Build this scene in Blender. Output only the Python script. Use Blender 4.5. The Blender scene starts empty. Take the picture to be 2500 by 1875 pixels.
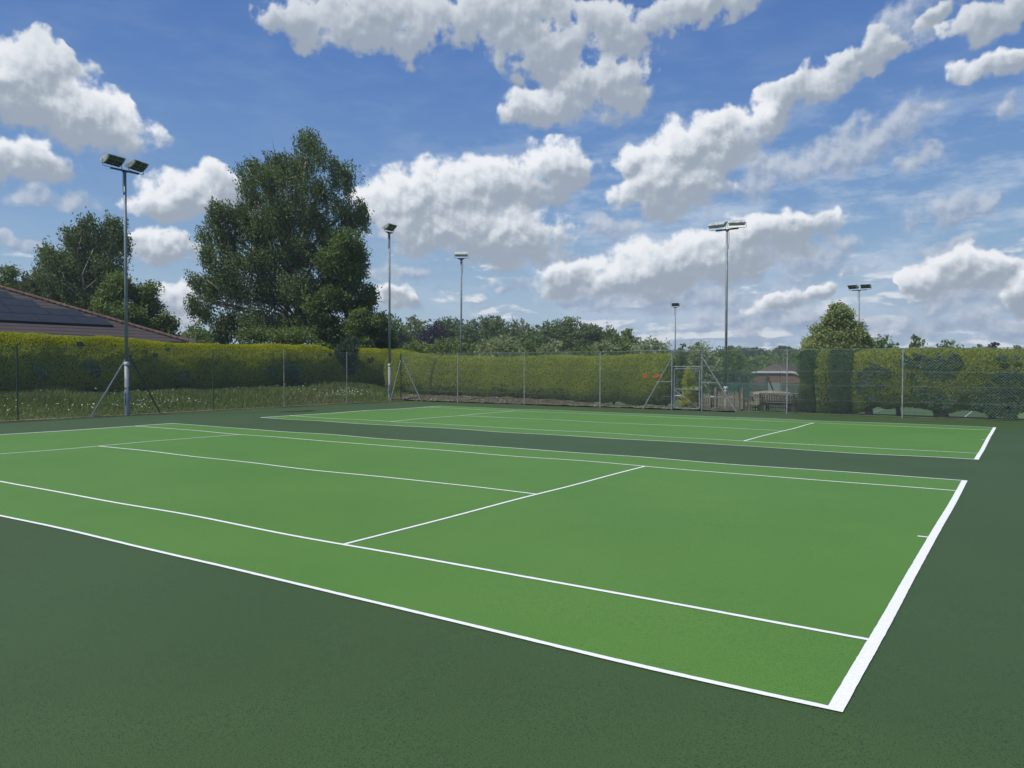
import bpy, bmesh, math, random
import numpy as np
from mathutils import Vector, Matrix, noise as mnoise
R_ = math.radians
SC = bpy.context.scene
COL = SC.collection

# ------------------------------------------------------------------ camera
cam_d = bpy.data.cameras.new('camera')
cam = bpy.data.objects.new('camera', cam_d); COL.objects.link(cam)
cam_d.sensor_width = 36.0
cam_d.lens = 36.0 * 1884.53 / 2500.0
cam_d.clip_start = 0.05; cam_d.clip_end = 6000
cam.location = (0.8577, -4.7014, 1.9907)
cam.rotation_euler = (R_(90 - 1.2777), R_(0.1146), 0.5894)
SC.camera = cam
# exact basis (right, up, -forward)
cy, sy = math.cos(.5894), math.sin(.5894); cp, sp = math.cos(-.0223), math.sin(-.0223)
fw = Vector((-sy*cp, cy*cp, sp)); rt = Vector((cy, sy, 0)); up = rt.cross(fw)
cr, sr = math.cos(.002), math.sin(.002)
rt2 = rt*cr + up*sr; up2 = -rt*sr + up*cr
M3 = Matrix((rt2, up2, -fw)).transposed()
cam.rotation_euler = M3.to_euler()

# ------------------------------------------------------------------ view, sun
SC.view_settings.view_transform = 'Standard'; SC.view_settings.look = 'None'
SC.view_settings.exposure = 0.0; SC.view_settings.gamma = 1.0
SC.view_settings.use_curve_mapping = False
SUN_EL, SUN_AZ = 56.0, math.degrees(math.atan2(-0.46, -0.89))   # azimuth clockwise from +y
sun_dir = Vector((math.sin(R_(SUN_AZ))*math.cos(R_(SUN_EL)), math.cos(R_(SUN_AZ))*math.cos(R_(SUN_EL)), math.sin(R_(SUN_EL))))
sun_l = bpy.data.lights.new('sun', 'SUN'); sun_l.energy = 3.9; sun_l.angle = R_(0.53); sun_l.color = (1.0, 0.955, 0.88)
sun = bpy.data.objects.new('sun', sun_l); COL.objects.link(sun)
sun.rotation_euler = sun_dir.to_track_quat('Z', 'Y').to_euler()
SC.cycles.max_bounces = 6; SC.cycles.diffuse_bounces = 2; SC.cycles.transparent_max_bounces = 8

# ------------------------------------------------------------------ sky with clouds (world, by direction)
W = bpy.data.worlds.new('World'); SC.world = W; W.use_nodes = True
wt = W.node_tree; wt.nodes.clear()
def N(t, typ, **kw):
    n = t.nodes.new(typ)
    for k, v in kw.items():
        if k.startswith('i_'): n.inputs[int(k[2:])].default_value = v
        else: setattr(n, k, v)
    return n
def lk(t, a, b): t.links.new(a, b)
def mth(t, op, a, b=None, c=None, clamp=False):
    n = t.nodes.new('ShaderNodeMath'); n.operation = op; n.use_clamp = clamp
    for i, v in enumerate((a, b, c)):
        if v is None: continue
        if isinstance(v, (int, float)): n.inputs[i].default_value = v
        else: t.links.new(v, n.inputs[i])
    return n.outputs[0]
def vmth(t, op, a, b=None, s=None):
    n = t.nodes.new('ShaderNodeVectorMath'); n.operation = op
    for i, v in enumerate((a, b)):
        if v is None: continue
        if isinstance(v, (tuple, list, Vector)): n.inputs[i].default_value = v
        else: t.links.new(v, n.inputs[i])
    if s is not None: n.inputs['Scale'].default_value = s
    return n.outputs['Value'] if op in ('DOT_PRODUCT', 'LENGTH') else n.outputs[0]
def mixc(t, f, a, b, blend='MIX'):
    n = t.nodes.new('ShaderNodeMix'); n.data_type = 'RGBA'; n.blend_type = blend
    for i, v in ((0, f), (6, a), (7, b)):
        if isinstance(v, (int, float)): n.inputs[i].default_value = v
        elif isinstance(v, tuple): n.inputs[i].default_value = v if len(v) == 4 else v + (1,)
        else: t.links.new(v, n.inputs[i])
    return n.outputs[2]
def sstep(t, v, lo, hi, a=0.0, b=1.0):
    n = t.nodes.new('ShaderNodeMapRange'); n.interpolation_type = 'SMOOTHSTEP'
    t.links.new(v, n.inputs[0])
    for i, q in enumerate((lo, hi, a, b)): n.inputs[i+1].default_value = q
    return n.outputs[0]

# cloud banks: (azimuth from the court's long view, elevation, half width, half height, tilt), degrees
CA = [(-31.9,16.9,3.8,2.7,-15),(-28.6,15.6,4.1,2.0,-15),(-32.9,17.3,3.0,2.4,0),(-31.0,18.3,2.4,1.7,0),(-32.0,12.8,2.7,1.5,-5),(-33.4,12.3,1.5,1.4,0),(-22.4,11.4,3.7,1.9,5),(-21.1,12.3,2.1,1.7,0),(-24.6,10.5,2.0,1.4,0),(-24.3,7.8,2.5,1.2,0),(-23.6,4.4,1.7,1.4,0),(-22.6,3.2,1.5,1.1,0),(-15.5,22.7,3.2,1.4,-10),(-10.3,23.7,6.4,2.1,0),(-7.0,22.9,2.0,2.2,-20),(-0.9,24.3,7.5,2.3,0),(2.8,22.0,5.1,2.5,-10),(7.5,23.3,4.3,2.1,-10),(13.7,24.3,4.1,1.5,0),(1.8,18.5,3.1,1.7,0),(7.7,19.7,2.8,2.4,0),(4.9,19.3,2.4,1.7,0),(-7.0,11.8,5.1,2.9,5),(-1.9,12.8,5.8,2.4,3),(3.3,14.1,3.1,2.1,0),(-0.9,9.6,5.5,2.5,0),(-5.0,9.9,4.8,2.2,0),(12.4,15.1,3.5,2.5,20),(11.6,12.9,4.2,2.3,0),(15.1,15.5,3.1,2.3,20),(19.1,17.9,4.0,1.35,34),(23.5,19.5,4.0,1.25,24),(8.9,14.6,1.7,1.1,0),(26.0,20.1,1.6,0.8,20),(31.3,20.9,3.0,1.2,10),(32.2,18.4,2.6,0.9,0),(28.6,21.8,1.6,0.7,20),(17.7,9.0,5.7,1.8,5),(13.2,7.7,6.3,2.0,0),(10.0,6.8,4.9,1.8,0),(20.7,9.6,2.6,1.1,0),(3.7,6.4,2.7,1.4,0),(8.0,6.3,3.7,1.3,0),(30.2,6.0,3.0,1.5,5),(32.2,6.2,1.2,1.2,0),(27.9,5.3,1.6,1.2,0),(33.4,4.8,1.4,1.4,0),(-8.6,5.1,1.5,0.9,0),(22.2,5.6,1.7,0.8,25),(19.6,4.6,2.7,0.9,10)]
CB = [(17.9,13.3,2.3,1.7,0),(24.2,14.7,6.2,1.6,22),(26.9,16.1,2.4,1.1,20),(28.0,13.4,1.3,0.9,0),(29.3,9.9,2.7,1.2,8),(29.9,7.5,2.0,0.8,0),(6.6,10.2,1.5,0.9,0),(8.3,10.0,1.3,0.9,0),(-8.4,6.8,2.4,0.7,0),(-8.1,4.6,2.0,0.6,0),(-0.2,5.9,1.0,0.5,0),(6.6,5.2,6.0,1.4,0),(2.5,7.9,2.7,1.0,0),(32.3,15.8,1.2,0.8,20),(-31.0,10.4,2.8,0.8,0),(-33.0,7.7,2.0,0.5,-10),(26.8,21.5,2.1,1.6,30),(24.0,6.7,1.7,0.4,10),(13.3,4.8,6.9,1.2,0),(21.0,7.4,3.5,1.3,15),(30.7,4.5,3.9,1.2,0),(19.6,3.3,8.6,1.0,0),(29.5,2.8,6.1,0.9,0),(11.6,6.1,6.4,1.3,0)]

def field_group(name, blobs, grow):
    """cloud field at a direction P: F = how deep inside a bank, S = how far towards the sunny side of it"""
    g = bpy.data.node_groups.new(name, 'ShaderNodeTree')
    g.interface.new_socket('P', in_out='INPUT', socket_type='NodeSocketVector')
    g.interface.new_socket('F', in_out='OUTPUT', socket_type='NodeSocketFloat')
    g.interface.new_socket('S', in_out='OUTPUT', socket_type='NodeSocketFloat')
    gi = g.nodes.new('NodeGroupInput'); go = g.nodes.new('NodeGroupOutput')
    f = None; aw = None; as_ = None; src = gi.outputs[0]
    for ib, (a, e, ra, re, tl) in enumerate(blobs):
        if ib and ib % 7 == 0:                          # keeps the shader evaluating bank by bank
            k_ = N(g, 'ShaderNodeCombineXYZ'); lk(g, mth(g, 'MULTIPLY', mth(g, 'ADD', as_, f), 1e-6), k_.inputs[0]); src = vmth(g, 'ADD', gi.outputs[0], k_.outputs[0])
        m = N(g, 'ShaderNodeMapping', vector_type='TEXTURE')
        m.inputs['Location'].default_value = (a, e, 0); m.inputs['Rotation'].default_value = (0, 0, R_(tl)); m.inputs['Scale'].default_value = (ra*grow, re*grow, 1)
        lk(g, src, m.inputs['Vector'])
        gr = N(g, 'ShaderNodeTexGradient', gradient_type='SPHERICAL'); lk(g, m.outputs[0], gr.inputs[0])
        w = mth(g, 'MULTIPLY', gr.outputs['Fac'], gr.outputs['Fac'])
        h = vmth(g, 'DOT_PRODUCT', m.outputs[0], (-0.30, 0.95, 0))
        if f is None: f = gr.outputs['Fac']; aw = w; as_ = mth(g, 'MULTIPLY', w, h)
        else:
            f = mth(g, 'SMOOTH_MAX', f, gr.outputs['Fac'], 0.10); aw = mth(g, 'ADD', aw, w); as_ = mth(g, 'MULTIPLY_ADD', w, h, as_)
    lk(g, mth(g, 'SUBTRACT', f, 0.06), go.inputs[0])
    lk(g, mth(g, 'DIVIDE', as_, mth(g, 'ADD', aw, 0.0005)), go.inputs[1])
    return g

def build_world():
    t = wt
    tc = N(t, 'ShaderNodeTexCoord'); d = tc.outputs['Generated']
    r0 = (cy, sy, 0); f0 = (-sy, cy, 0)
    az = mth(t, 'MULTIPLY', mth(t, 'ARCTAN2', vmth(t, 'DOT_PRODUCT', d, r0), vmth(t, 'DOT_PRODUCT', d, f0)), 57.2958)
    sep = N(t, 'ShaderNodeSeparateXYZ'); lk(t, d, sep.inputs[0])
    el = mth(t, 'MULTIPLY', mth(t, 'ARCSINE', sep.outputs[2]), 57.2958)
    cb = N(t, 'ShaderNodeCombineXYZ'); lk(t, az, cb.inputs[0]); lk(t, el, cb.inputs[1])
    P = cb.outputs[0]
    # clear sky
    sky = N(t, 'ShaderNodeTexSky', sky_type='NISHITA', sun_disc=False, sun_elevation=R_(SUN_EL), sun_rotation=R_(SUN_AZ), altitude=50, air_density=1.0, dust_density=0.6, ozone_density=2.0)
    hs = N(t, 'ShaderNodeHueSaturation'); hs.inputs['Saturation'].default_value = SKY_SAT; hs.inputs['Value'].default_value = SKY_VAL
    lk(t, sky.outputs[0], hs.inputs['Color'])
    cr_ = N(t, 'ShaderNodeValToRGB'); cr_.color_ramp.interpolation = 'B_SPLINE'
    stops = ((0.0, (.43, .55, .67)), (.045, (.40, .53, .66)), (.09, (.30, .45, .62)), (.16, (.17, .32, .58)), (.26, (.105, .225, .52)), (.36, (.068, .165, .445)), (.6, (.045, .125, .38)), (1.0, (.035, .10, .33)))
    for i_, (p_, c_) in enumerate(stops):
        e_ = cr_.color_ramp.elements[i_] if i_ < 2 else cr_.color_ramp.elements.new(p_)
        e_.position = p_; e_.color = tuple(v/SKY_STR*.1 for v in c_) + (1,)
    lk(t, mth(t, 'DIVIDE', el, 75.0, clamp=True), cr_.inputs[0])
    clear = vmth(t, 'SCALE', cr_.outputs[0], s=10.0)
    base = mixc(t, 0.94, hs.outputs[0], clear)
    # thin high veil + low streaky layer, everywhere round the sky
    mp = N(t, 'ShaderNodeMapping'); mp.inputs['Scale'].default_value = (0.16, 0.5, 1); mp.inputs['Rotation'].default_value = (0, 0, R_(-14)); lk(t, P, mp.inputs['Vector'])
    nv = N(t, 'ShaderNodeTexNoise', noise_dimensions='2D'); nv.inputs['Scale'].default_value = 1.0; nv.inputs['Detail'].default_value = 6; nv.inputs['Roughness'].default_value = 0.62; lk(t, mp.outputs[0], nv.inputs['Vector'])
    side = sstep(t, az, -16, 9)                       # more veil to the right of the court
    band = mth(t, 'MULTIPLY', sstep(t, el, 21, 10), side)
    veil = mth(t, 'MULTIPLY', sstep(t, nv.outputs['Fac'], 0.40, 0.72), mth(t, 'MULTIPLY_ADD', band, 0.72, 0.07))
    K = SKY_K
    c = mixc(t, veil, base, tuple(v*K for v in (0.50, 0.60, 0.74)))
    # low distant cloud decks seen edge-on
    mp2 = N(t, 'ShaderNodeMapping'); mp2.inputs['Scale'].default_value = (0.23, 0.70, 1); lk(t, P, mp2.inputs['Vector'])
    nl = N(t, 'ShaderNodeTexNoise', noise_dimensions='2D'); nl.inputs['Scale'].default_value = 1.0; nl.inputs['Detail'].default_value = 5; nl.inputs['Roughness'].default_value = 0.58; lk(t, mp2.outputs[0], nl.inputs['Vector'])
    vl = N(t, 'ShaderNodeTexVoronoi', voronoi_dimensions='2D', feature='F1'); vl.inputs['Scale'].default_value = 2.2; vl.inputs['Detail'].default_value = 1; lk(t, mp2.outputs[0], vl.inputs['Vector'])
    low = mth(t, 'ADD', nl.outputs['Fac'], mth(t, 'MULTIPLY', mth(t, 'SUBTRACT', 0.45, vl.outputs['Distance']), 0.11))
    lowm = mth(t, 'MULTIPLY', sstep(t, el, 10.0, 3.5), sstep(t, az, -14, 10, 0.15, 1.0))
    thr = mth(t, 'MULTIPLY_ADD', lowm, -0.26, 0.625)
    la = mth(t, 'MULTIPLY', mth(t, 'MULTIPLY', mth(t, 'SUBTRACT', low, thr), 6.0, clamp=True), 1.0, clamp=True)
    la = mth(t, 'MULTIPLY', la, sstep(t, el, 12, 7))
    # its shading: compare with the value just above
    mp3 = N(t, 'ShaderNodeMapping'); mp3.inputs['Scale'].default_value = (0.23, 0.70, 1); mp3.inputs['Location'].default_value = (-0.08, 0.30, 0); lk(t, P, mp3.inputs['Vector'])
    nl2 = N(t, 'ShaderNodeTexNoise', noise_dimensions='2D'); nl2.inputs['Scale'].default_value = 1.0; nl2.inputs['Detail'].default_value = 5; nl2.inputs['Roughness'].default_value = 0.58; lk(t, mp3.outputs[0], nl2.inputs['Vector'])
    sh = sstep(t, mth(t, 'SUBTRACT', low, nl2.outputs['Fac']), -0.07, 0.12)
    lc = mixc(t, sh, tuple(v*K for v in (0.35, 0.445, 0.58)), tuple(v*K for v in (0.76, 0.80, 0.85)))
    c = mixc(t, mth(t, 'MULTIPLY', la, 0.9), c, lc)
    # shared warp and billow noise
    def noise2(vec, sc, det, rgh, lac=2.0):
        n = N(t, 'ShaderNodeTexNoise', noise_dimensions='2D')
        for k_, v_ in (('Scale', sc), ('Detail', det), ('Roughness', rgh), ('Lacunarity', lac)): n.inputs[k_].default_value = v_
        lk(t, vec, n.inputs['Vector']); return n
    nw = noise2(P, 0.36, 3.2, 0.5)
    w = vmth(t, 'MULTIPLY', vmth(t, 'SUBTRACT', nw.outputs['Color'], (0.5, 0.5, 0.5)), (3.6, 2.2, 0))
    Q = vmth(t, 'ADD', P, w)
    nf = noise2(P, 0.62, 6, 0.52)
    ns = noise2(vmth(t, 'ADD', P, (-0.22, 0.46, 0)), 0.62, 5, 0.52)      # same billows, a step towards the sun
    rough = mth(t, 'SUBTRACT', nf.outputs['Fac'], 0.5)
    emb = mth(t, 'SUBTRACT', nf.outputs['Fac'], ns.outputs['Fac'])
    # grey thin banks
    gB = field_group('thin_cloud_field', CB, 1.35)
    nb = N(t, 'ShaderNodeGroup'); nb.node_tree = gB; lk(t, Q, nb.inputs[0])
    fB = nb.outputs[0]
    aB = sstep(t, mth(t, 'ADD', mth(t, 'MULTIPLY', fB, 1.3), mth(t, 'MULTIPLY', rough, sstep(t, fB, 0.0, 0.2, 0.0, 1.7))), 0.05, 0.85)
    litB = sstep(t, mth(t, 'ADD', mth(t, 'MULTIPLY', nb.outputs[1], 0.5), mth(t, 'MULTIPLY', emb, 1.6)), -0.45, 0.5)
    bc = mixc(t, litB, tuple(v*K for v in (0.29, 0.37, 0.51)), tuple(v*K for v in (0.56, 0.62, 0.71)))
    c = mixc(t, mth(t, 'MULTIPLY', aB, 0.85), c, bc)
    # cumulus
    gA = field_group('cumulus_field', CA, 1.22)
    na = N(t, 'ShaderNodeGroup'); na.node_tree = gA; lk(t, Q, na.inputs[0])
    fA = mth(t, 'MULTIPLY', na.outputs[0], 1.5)
    high = sstep(t, el, 16.5, 22)                       # overhead clouds show their shaded bases and thinner edges
    dens = mth(t, 'ADD', fA, mth(t, 'MULTIPLY', mth(t, 'MULTIPLY', rough, sstep(t, fA, 0.0, 0.20)), mth(t, 'MULTIPLY_ADD', high, 0.8, 1.45)))
    dens = mth(t, 'SUBTRACT', dens, mth(t, 'MULTIPLY', high, 0.05))
    S = mth(t, 'ADD', na.outputs[1], mth(t, 'MULTIPLY', emb, 1.2))
    # bases fade out softly, sunny tops stay crisp
    soft = sstep(t, S, -0.4, 0.35)
    al1 = sstep(t, dens, 0.03, 0.50); al2 = sstep(t, dens, 0.0, 0.62)
    alpha = mth(t, 'ADD', mth(t, 'MULTIPLY', al1, soft), mth(t, 'MULTIPLY', al2, mth(t, 'SUBTRACT', 1.0, soft)))
    thick = mth(t, 'MULTIPLY', sstep(t, dens, 0.15, 1.0), 0.30)
    lit = sstep(t, mth(t, 'SUBTRACT', S, thick), -0.72, 0.50)
    lit = mth(t, 'MULTIPLY', lit, mth(t, 'MULTIPLY_ADD', high, -0.38, 1.0))
    cc = mixc(t, sstep(t, lit, 0.0, 0.6), tuple(v*K for v in (0.34, 0.395, 0.47)), tuple(v*K for v in (0.63, 0.68, 0.735)))
    cc = mixc(t, sstep(t, lit, 0.45, 1.0), cc, tuple(v*K for v in (0.90, 0.92, 0.95)))
    c = mixc(t, mth(t, 'MULTIPLY', alpha, 0.97), c, cc)
    bg = N(t, 'ShaderNodeBackground'); bg.inputs['Strength'].default_value = SKY_STR
    lk(t, c, bg.inputs[0])
    out = N(t, 'ShaderNodeOutputWorld'); lk(t, bg.outputs[0], out.inputs[0])
SKY_STR = 0.10; SKY_K = 1.0/SKY_STR; SKY_SAT = 1.0; SKY_VAL = 1.0; SKY_TINT = (1.0, 1.0, 1.0)
build_world()
W.cycles.sampling_method = 'MANUAL'; W.cycles.sample_map_resolution = 512
LB_BIRCH = ((-45.9, 36), [(0.3,18.8,1.1,1.0),(1.6,18.6,0.9,0.8),(0.5,19.7,0.5,0.3),(-3.4,17.2,0.9,0.7),(-1.9,17.3,1.3,0.9),(-4.4,16.4,0.4,0.4),(-4.1,15.5,0.7,0.8),(-0.6,17.3,1.4,1.0),(3.4,17.0,0.7,0.7),(2.4,17.1,0.7,0.9),(2.7,15.0,1.3,0.7),(4.3,14.6,0.6,0.9),(3.4,13.9,0.7,0.7),(-2.6,15.7,1.7,1.0),(-0.4,15.6,1.5,1.1),(1.3,15.9,0.9,1.0),(-5.9,13.8,1.0,0.8),(-6.4,13.0,0.6,0.7),(-4.5,13.9,1.0,0.8),(-7.1,11.9,0.6,0.7),(-5.5,11.8,1.3,1.0),(-3.6,12.6,1.7,1.1),(-1.5,13.3,1.7,1.1),(0.7,13.5,1.4,1.2),(-6.9,10.5,0.8,0.8),(-5.2,10.0,1.6,1.1),(-2.6,10.6,1.9,1.4),(-0.4,11.1,1.7,1.4),(-7.8,8.4,0.6,0.7),(-6.8,8.2,1.1,0.9),(-4.7,8.1,1.5,1.1),(-2.6,8.1,1.8,1.4),(-0.4,8.2,1.8,1.4),(-8.0,6.9,0.4,0.7),(-7.2,6.5,0.6,0.9),(-5.2,5.5,1.0,1.0),(-6.0,4.5,0.7,0.7),(-3.5,5.6,1.4,1.1),(-1.5,5.6,1.7,1.3),(0.7,5.7,1.7,1.4)])
LB_DARK = ((-40.7, 35.8), [(-0.1,10.9,1.2,1.0),(0.6,10.1,0.8,1.0),(-1.0,9.5,1.3,1.3),(0.4,8.7,1.1,1.2),(-0.5,7.0,1.6,1.2),(1.0,6.3,0.9,1.2),(0.8,4.7,1.4,1.1),(-1.0,4.6,1.6,1.1),(2.0,4.7,0.5,1.1),(-2.0,6.2,1.1,1.1)])
LB_LIGHT = ((-38.7, 35), [(0.0,5.5,0.7,0.6),(0.8,5.1,0.5,0.5),(-0.4,4.7,0.6,0.6)])
LB_LOW = ((-42, 29.8), [(-1.5,4.0,0.7,0.5),(-0.6,4.2,0.9,0.6),(0.8,4.0,1.1,0.6),(2.1,4.1,0.9,0.6)])
LB_NOTCH = ((-33.7, 29.3), [(-0.1,3.6,0.4,0.5),(-0.5,3.1,0.5,0.4),(0.1,3.0,0.4,0.4)])
LB_LEFT = ((-63.3, 28.1), [(0.5,13.6,0.8,0.7),(2.2,13.8,0.9,0.7),(-1.0,12.7,0.8,0.7),(0.2,12.2,1.4,1.3),(2.0,12.3,1.3,1.3),(3.0,12.6,0.6,0.9),(-2.5,10.9,0.7,0.7),(-1.6,10.8,1.4,1.2),(-0.2,9.9,1.7,1.5),(1.7,10.3,1.4,1.4),(-3.2,9.2,1.0,0.8),(-2.2,8.7,1.5,1.1),(-0.4,8.1,1.7,1.1),(1.4,8.5,1.1,1.1),(-3.6,8.6,0.6,0.8)])
LB_FARLEFT = ((-70.9, 25.9), [(0.1,9.8,0.6,0.6),(-0.1,8.6,1.0,0.9),(1.1,8.3,1.2,0.8)])
LB_MID = ((-52.7, 26.5), [(-1.0,8.0,0.7,0.7),(-1.4,7.0,1.1,0.9),(0.2,7.2,1.1,0.7),(1.1,7.5,0.5,0.5),(0.8,6.2,1.1,0.9),(2.0,5.3,0.8,0.6),(1.4,4.9,1.3,0.6),(-0.7,5.6,1.5,1.0),(-2.0,6.0,0.7,0.7)])
LB_LIME = ((-12.8, 66), [(0.0,7.1,0.5,0.3),(0.2,6.6,0.9,0.5),(0.0,6.0,1.2,0.6),(0.5,5.3,1.4,0.7),(-0.9,5.1,1.2,0.7),(-0.3,4.3,1.7,0.8),(1.2,4.7,1.0,0.7),(-1.7,4.1,0.9,0.6),(1.9,4.1,0.8,0.6),(-2.1,3.6,0.6,0.6),(0.1,3.6,2.4,0.6)])

# ------------------------------------------------------------------ helpers
rng = np.random.default_rng(7); random.seed(7)
def tag(o, label=None, cat=None, group=None, kind=None):
    if label: o['label'] = label
    if cat: o['category'] = cat
    if group: o['group'] = group
    if kind: o['kind'] = kind
    return o
def thing(name, loc, label, cat, group=None, rz=0.0):
    o = bpy.data.objects.new(name, None); COL.objects.link(o); o.empty_display_size = 0.3
    o.location = loc; o.rotation_euler = (0, 0, rz)
    return tag(o, label, cat, group)
def link(name, me, mat, parent=None):
    o = bpy.data.objects.new(name, me); COL.objects.link(o)
    if mat is not None: me.materials.append(mat)
    if parent is not None: o.parent = parent
    return o
def arr_mesh(name, V, F, mat, parent=None, tint=None, smooth=False):
    """V (n,3) float, F (m,4) int quads"""
    me = bpy.data.meshes.new(name)
    V = np.ascontiguousarray(V, dtype=np.float32); F = np.ascontiguousarray(F, dtype=np.int32)
    m, kk = F.shape
    me.vertices.add(len(V)); me.vertices.foreach_set('co', V.ravel())
    me.loops.add(m*kk); me.loops.foreach_set('vertex_index', F.ravel())
    me.polygons.add(m); me.polygons.foreach_set('loop_start', np.arange(0, m*kk, kk, dtype=np.int32))
    if smooth: me.polygons.foreach_set('use_smooth', np.ones(m, dtype=bool))
    if tint is not None:
        a = me.attributes.new('tint', 'FLOAT', 'FACE'); a.data.foreach_set('value', np.ascontiguousarray(tint, dtype=np.float32))
    me.update(calc_edges=True); me.validate()
    return link(name, me, mat, parent)
class MB:
    def __init__(s): s.v = []; s.f = []
    def add(s, v, f):
        b = len(s.v); s.v += [tuple(q) for q in v]; s.f += [tuple(i+b for i in q) for q in f]; return s
    def box(s, x0, x1, y0, y1, z0, z1, M=None):
        v = [Vector((x, y, z)) for z in (z0, z1) for y in (y0, y1) for x in (x0, x1)]
        if M is not None: v = [M @ q for q in v]
        return s.add(v, [(0,2,3,1),(4,5,7,6),(0,1,5,4),(2,6,7,3),(0,4,6,2),(1,3,7,5)])
    def bar(s, a, b, w, h=None, upv=(0,0,1)):
        a = Vector(a); b = Vector(b); h = h or w
        d = (b-a).normalized(); u = Vector(upv)
        if abs(d.dot(u)) > .98: u = Vector((0,1,0))
        x = d.cross(u).normalized(); y = x.cross(d)
        v = [p + x*sx*w/2 + y*sy_*h/2 for p in (a, b) for sx, sy_ in ((-1,-1),(1,-1),(1,1),(-1,1))]
        return s.add(v, [(3,2,1,0),(4,5,6,7),(0,1,5,4),(1,2,6,5),(2,3,7,6),(3,0,4,7)])
    def tube(s, pts, rad, n=8, cap=True):
        pts = [Vector(p) for p in pts]
        if isinstance(rad, (int, float)): rad = [rad]*len(pts)
        v = []; f = []
        ref = Vector((0.31, 0.95, 0.1))
        for i, p in enumerate(pts):
            d = (pts[min(i+1, len(pts)-1)] - pts[max(i-1, 0)]).normalized()
            x = d.cross(ref)
            if x.length < .05: x = d.cross(Vector((1,0,0)))
            x.normalize(); y = d.cross(x)
            for k in range(n):
                a = 2*math.pi*k/n; v.append(p + (x*math.cos(a) + y*math.sin(a))*rad[i])
        for i in range(len(pts)-1):
            for k in range(n):
                f.append((i*n+k, i*n+(k+1) % n, (i+1)*n+(k+1) % n, (i+1)*n+k))
        if cap: f.append(tuple(range(n))[::-1]); f.append(tuple((len(pts)-1)*n+k for k in range(n)))
        return s.add(v, f)
    def build(s, name, mat, parent=None, smooth=False, bevel=0):
        me = bpy.data.meshes.new(name); me.from_pydata([tuple(q) for q in s.v], [], s.f); me.update()
        if smooth:
            me.polygons.foreach_set('use_smooth', [len(p.vertices) == 4 for p in me.polygons])
        o = link(name, me, mat, parent)
        if bevel:
            m = o.modifiers.new('bevel', 'BEVEL'); m.width = bevel; m.segments = 1; m.limit_method = 'ANGLE'
        return o
def copy_tree(o, parent=None):
    c = o.copy(); COL.objects.link(c)
    if parent is not None: c.parent = parent
    for ch in list(o.children): copy_tree(ch, c)
    return c
def smooth01(x): x = np.clip(x, 0, 1); return x*x*(3-2*x)

# ------------------------------------------------------------------ materials
def pmat(name, c1, c2=None, scale=4.0, rough=0.7, spec=0.5, metal=0.0, bump=0.0, bscale=None, detail=6, rlo=0.35, rhi=0.65, coat=0):
    m = bpy.data.materials.new(name); m.use_nodes = True; t = m.node_tree; b = t.nodes['Principled BSDF']
    b.inputs['Roughness'].default_value = rough; b.inputs['Metallic'].default_value = metal; b.inputs['Specular IOR Level'].default_value = spec
    tc = N(t, 'ShaderNodeTexCoord')
    nz = N(t, 'ShaderNodeTexNoise'); nz.inputs['Scale'].default_value = scale; nz.inputs['Detail'].default_value = detail; lk(t, tc.outputs['Object'], nz.inputs['Vector'])
    if c2 is None: c2 = tuple(v*0.72 for v in c1)
    lk(t, mixc(t, sstep(t, nz.outputs['Fac'], rlo, rhi), c2, c1), b.inputs['Base Color'])
    if bump:
        nb = N(t, 'ShaderNodeTexNoise'); nb.inputs['Scale'].default_value = bscale or scale*4; nb.inputs['Detail'].default_value = 4; lk(t, tc.outputs['Object'], nb.inputs['Vector'])
        bp = N(t, 'ShaderNodeBump'); bp.inputs['Strength'].default_value = 1.0; bp.inputs['Distance'].default_value = bump; lk(t, nb.outputs['Fac'], bp.inputs['Height']); lk(t, bp.outputs[0], b.inputs['Normal'])
    return m
def leafmat(name, dark, light, trans=0.3, rough=0.5, spec=0.35, gscale=0.35):
    m = bpy.data.materials.new(name); m.use_nodes = True; t = m.node_tree; b = t.nodes['Principled BSDF']; out = t.nodes['Material Output']
    b.inputs['Roughness'].default_value = rough; b.inputs['Specular IOR Level'].default_value = spec
    at = N(t, 'ShaderNodeAttribute', attribute_name='tint')
    tc = N(t, 'ShaderNodeTexCoord'); nz = N(t, 'ShaderNodeTexNoise'); nz.inputs['Scale'].default_value = gscale; nz.inputs['Detail'].default_value = 3; lk(t, tc.outputs['Object'], nz.inputs['Vector'])
    f = mth(t, 'ADD', mth(t, 'MULTIPLY', at.outputs['Fac'], 0.7), mth(t, 'MULTIPLY', sstep(t, nz.outputs['Fac'], 0.3, 0.7), 0.3))
    c = mixc(t, f, dark, light); lk(t, c, b.inputs['Base Color'])
    tr = N(t, 'ShaderNodeBsdfTranslucent'); lk(t, mixc(t, 1.0, c, (1.15, 1.25, 0.6), 'MULTIPLY'), tr.inputs[0])
    ms = N(t, 'ShaderNodeMixShader'); ms.inputs[0].default_value = trans; lk(t, b.outputs[0], ms.inputs[1]); lk(t, tr.outputs[0], ms.inputs[2]); lk(t, ms.outputs[0], out.inputs[0])
    return m
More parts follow.
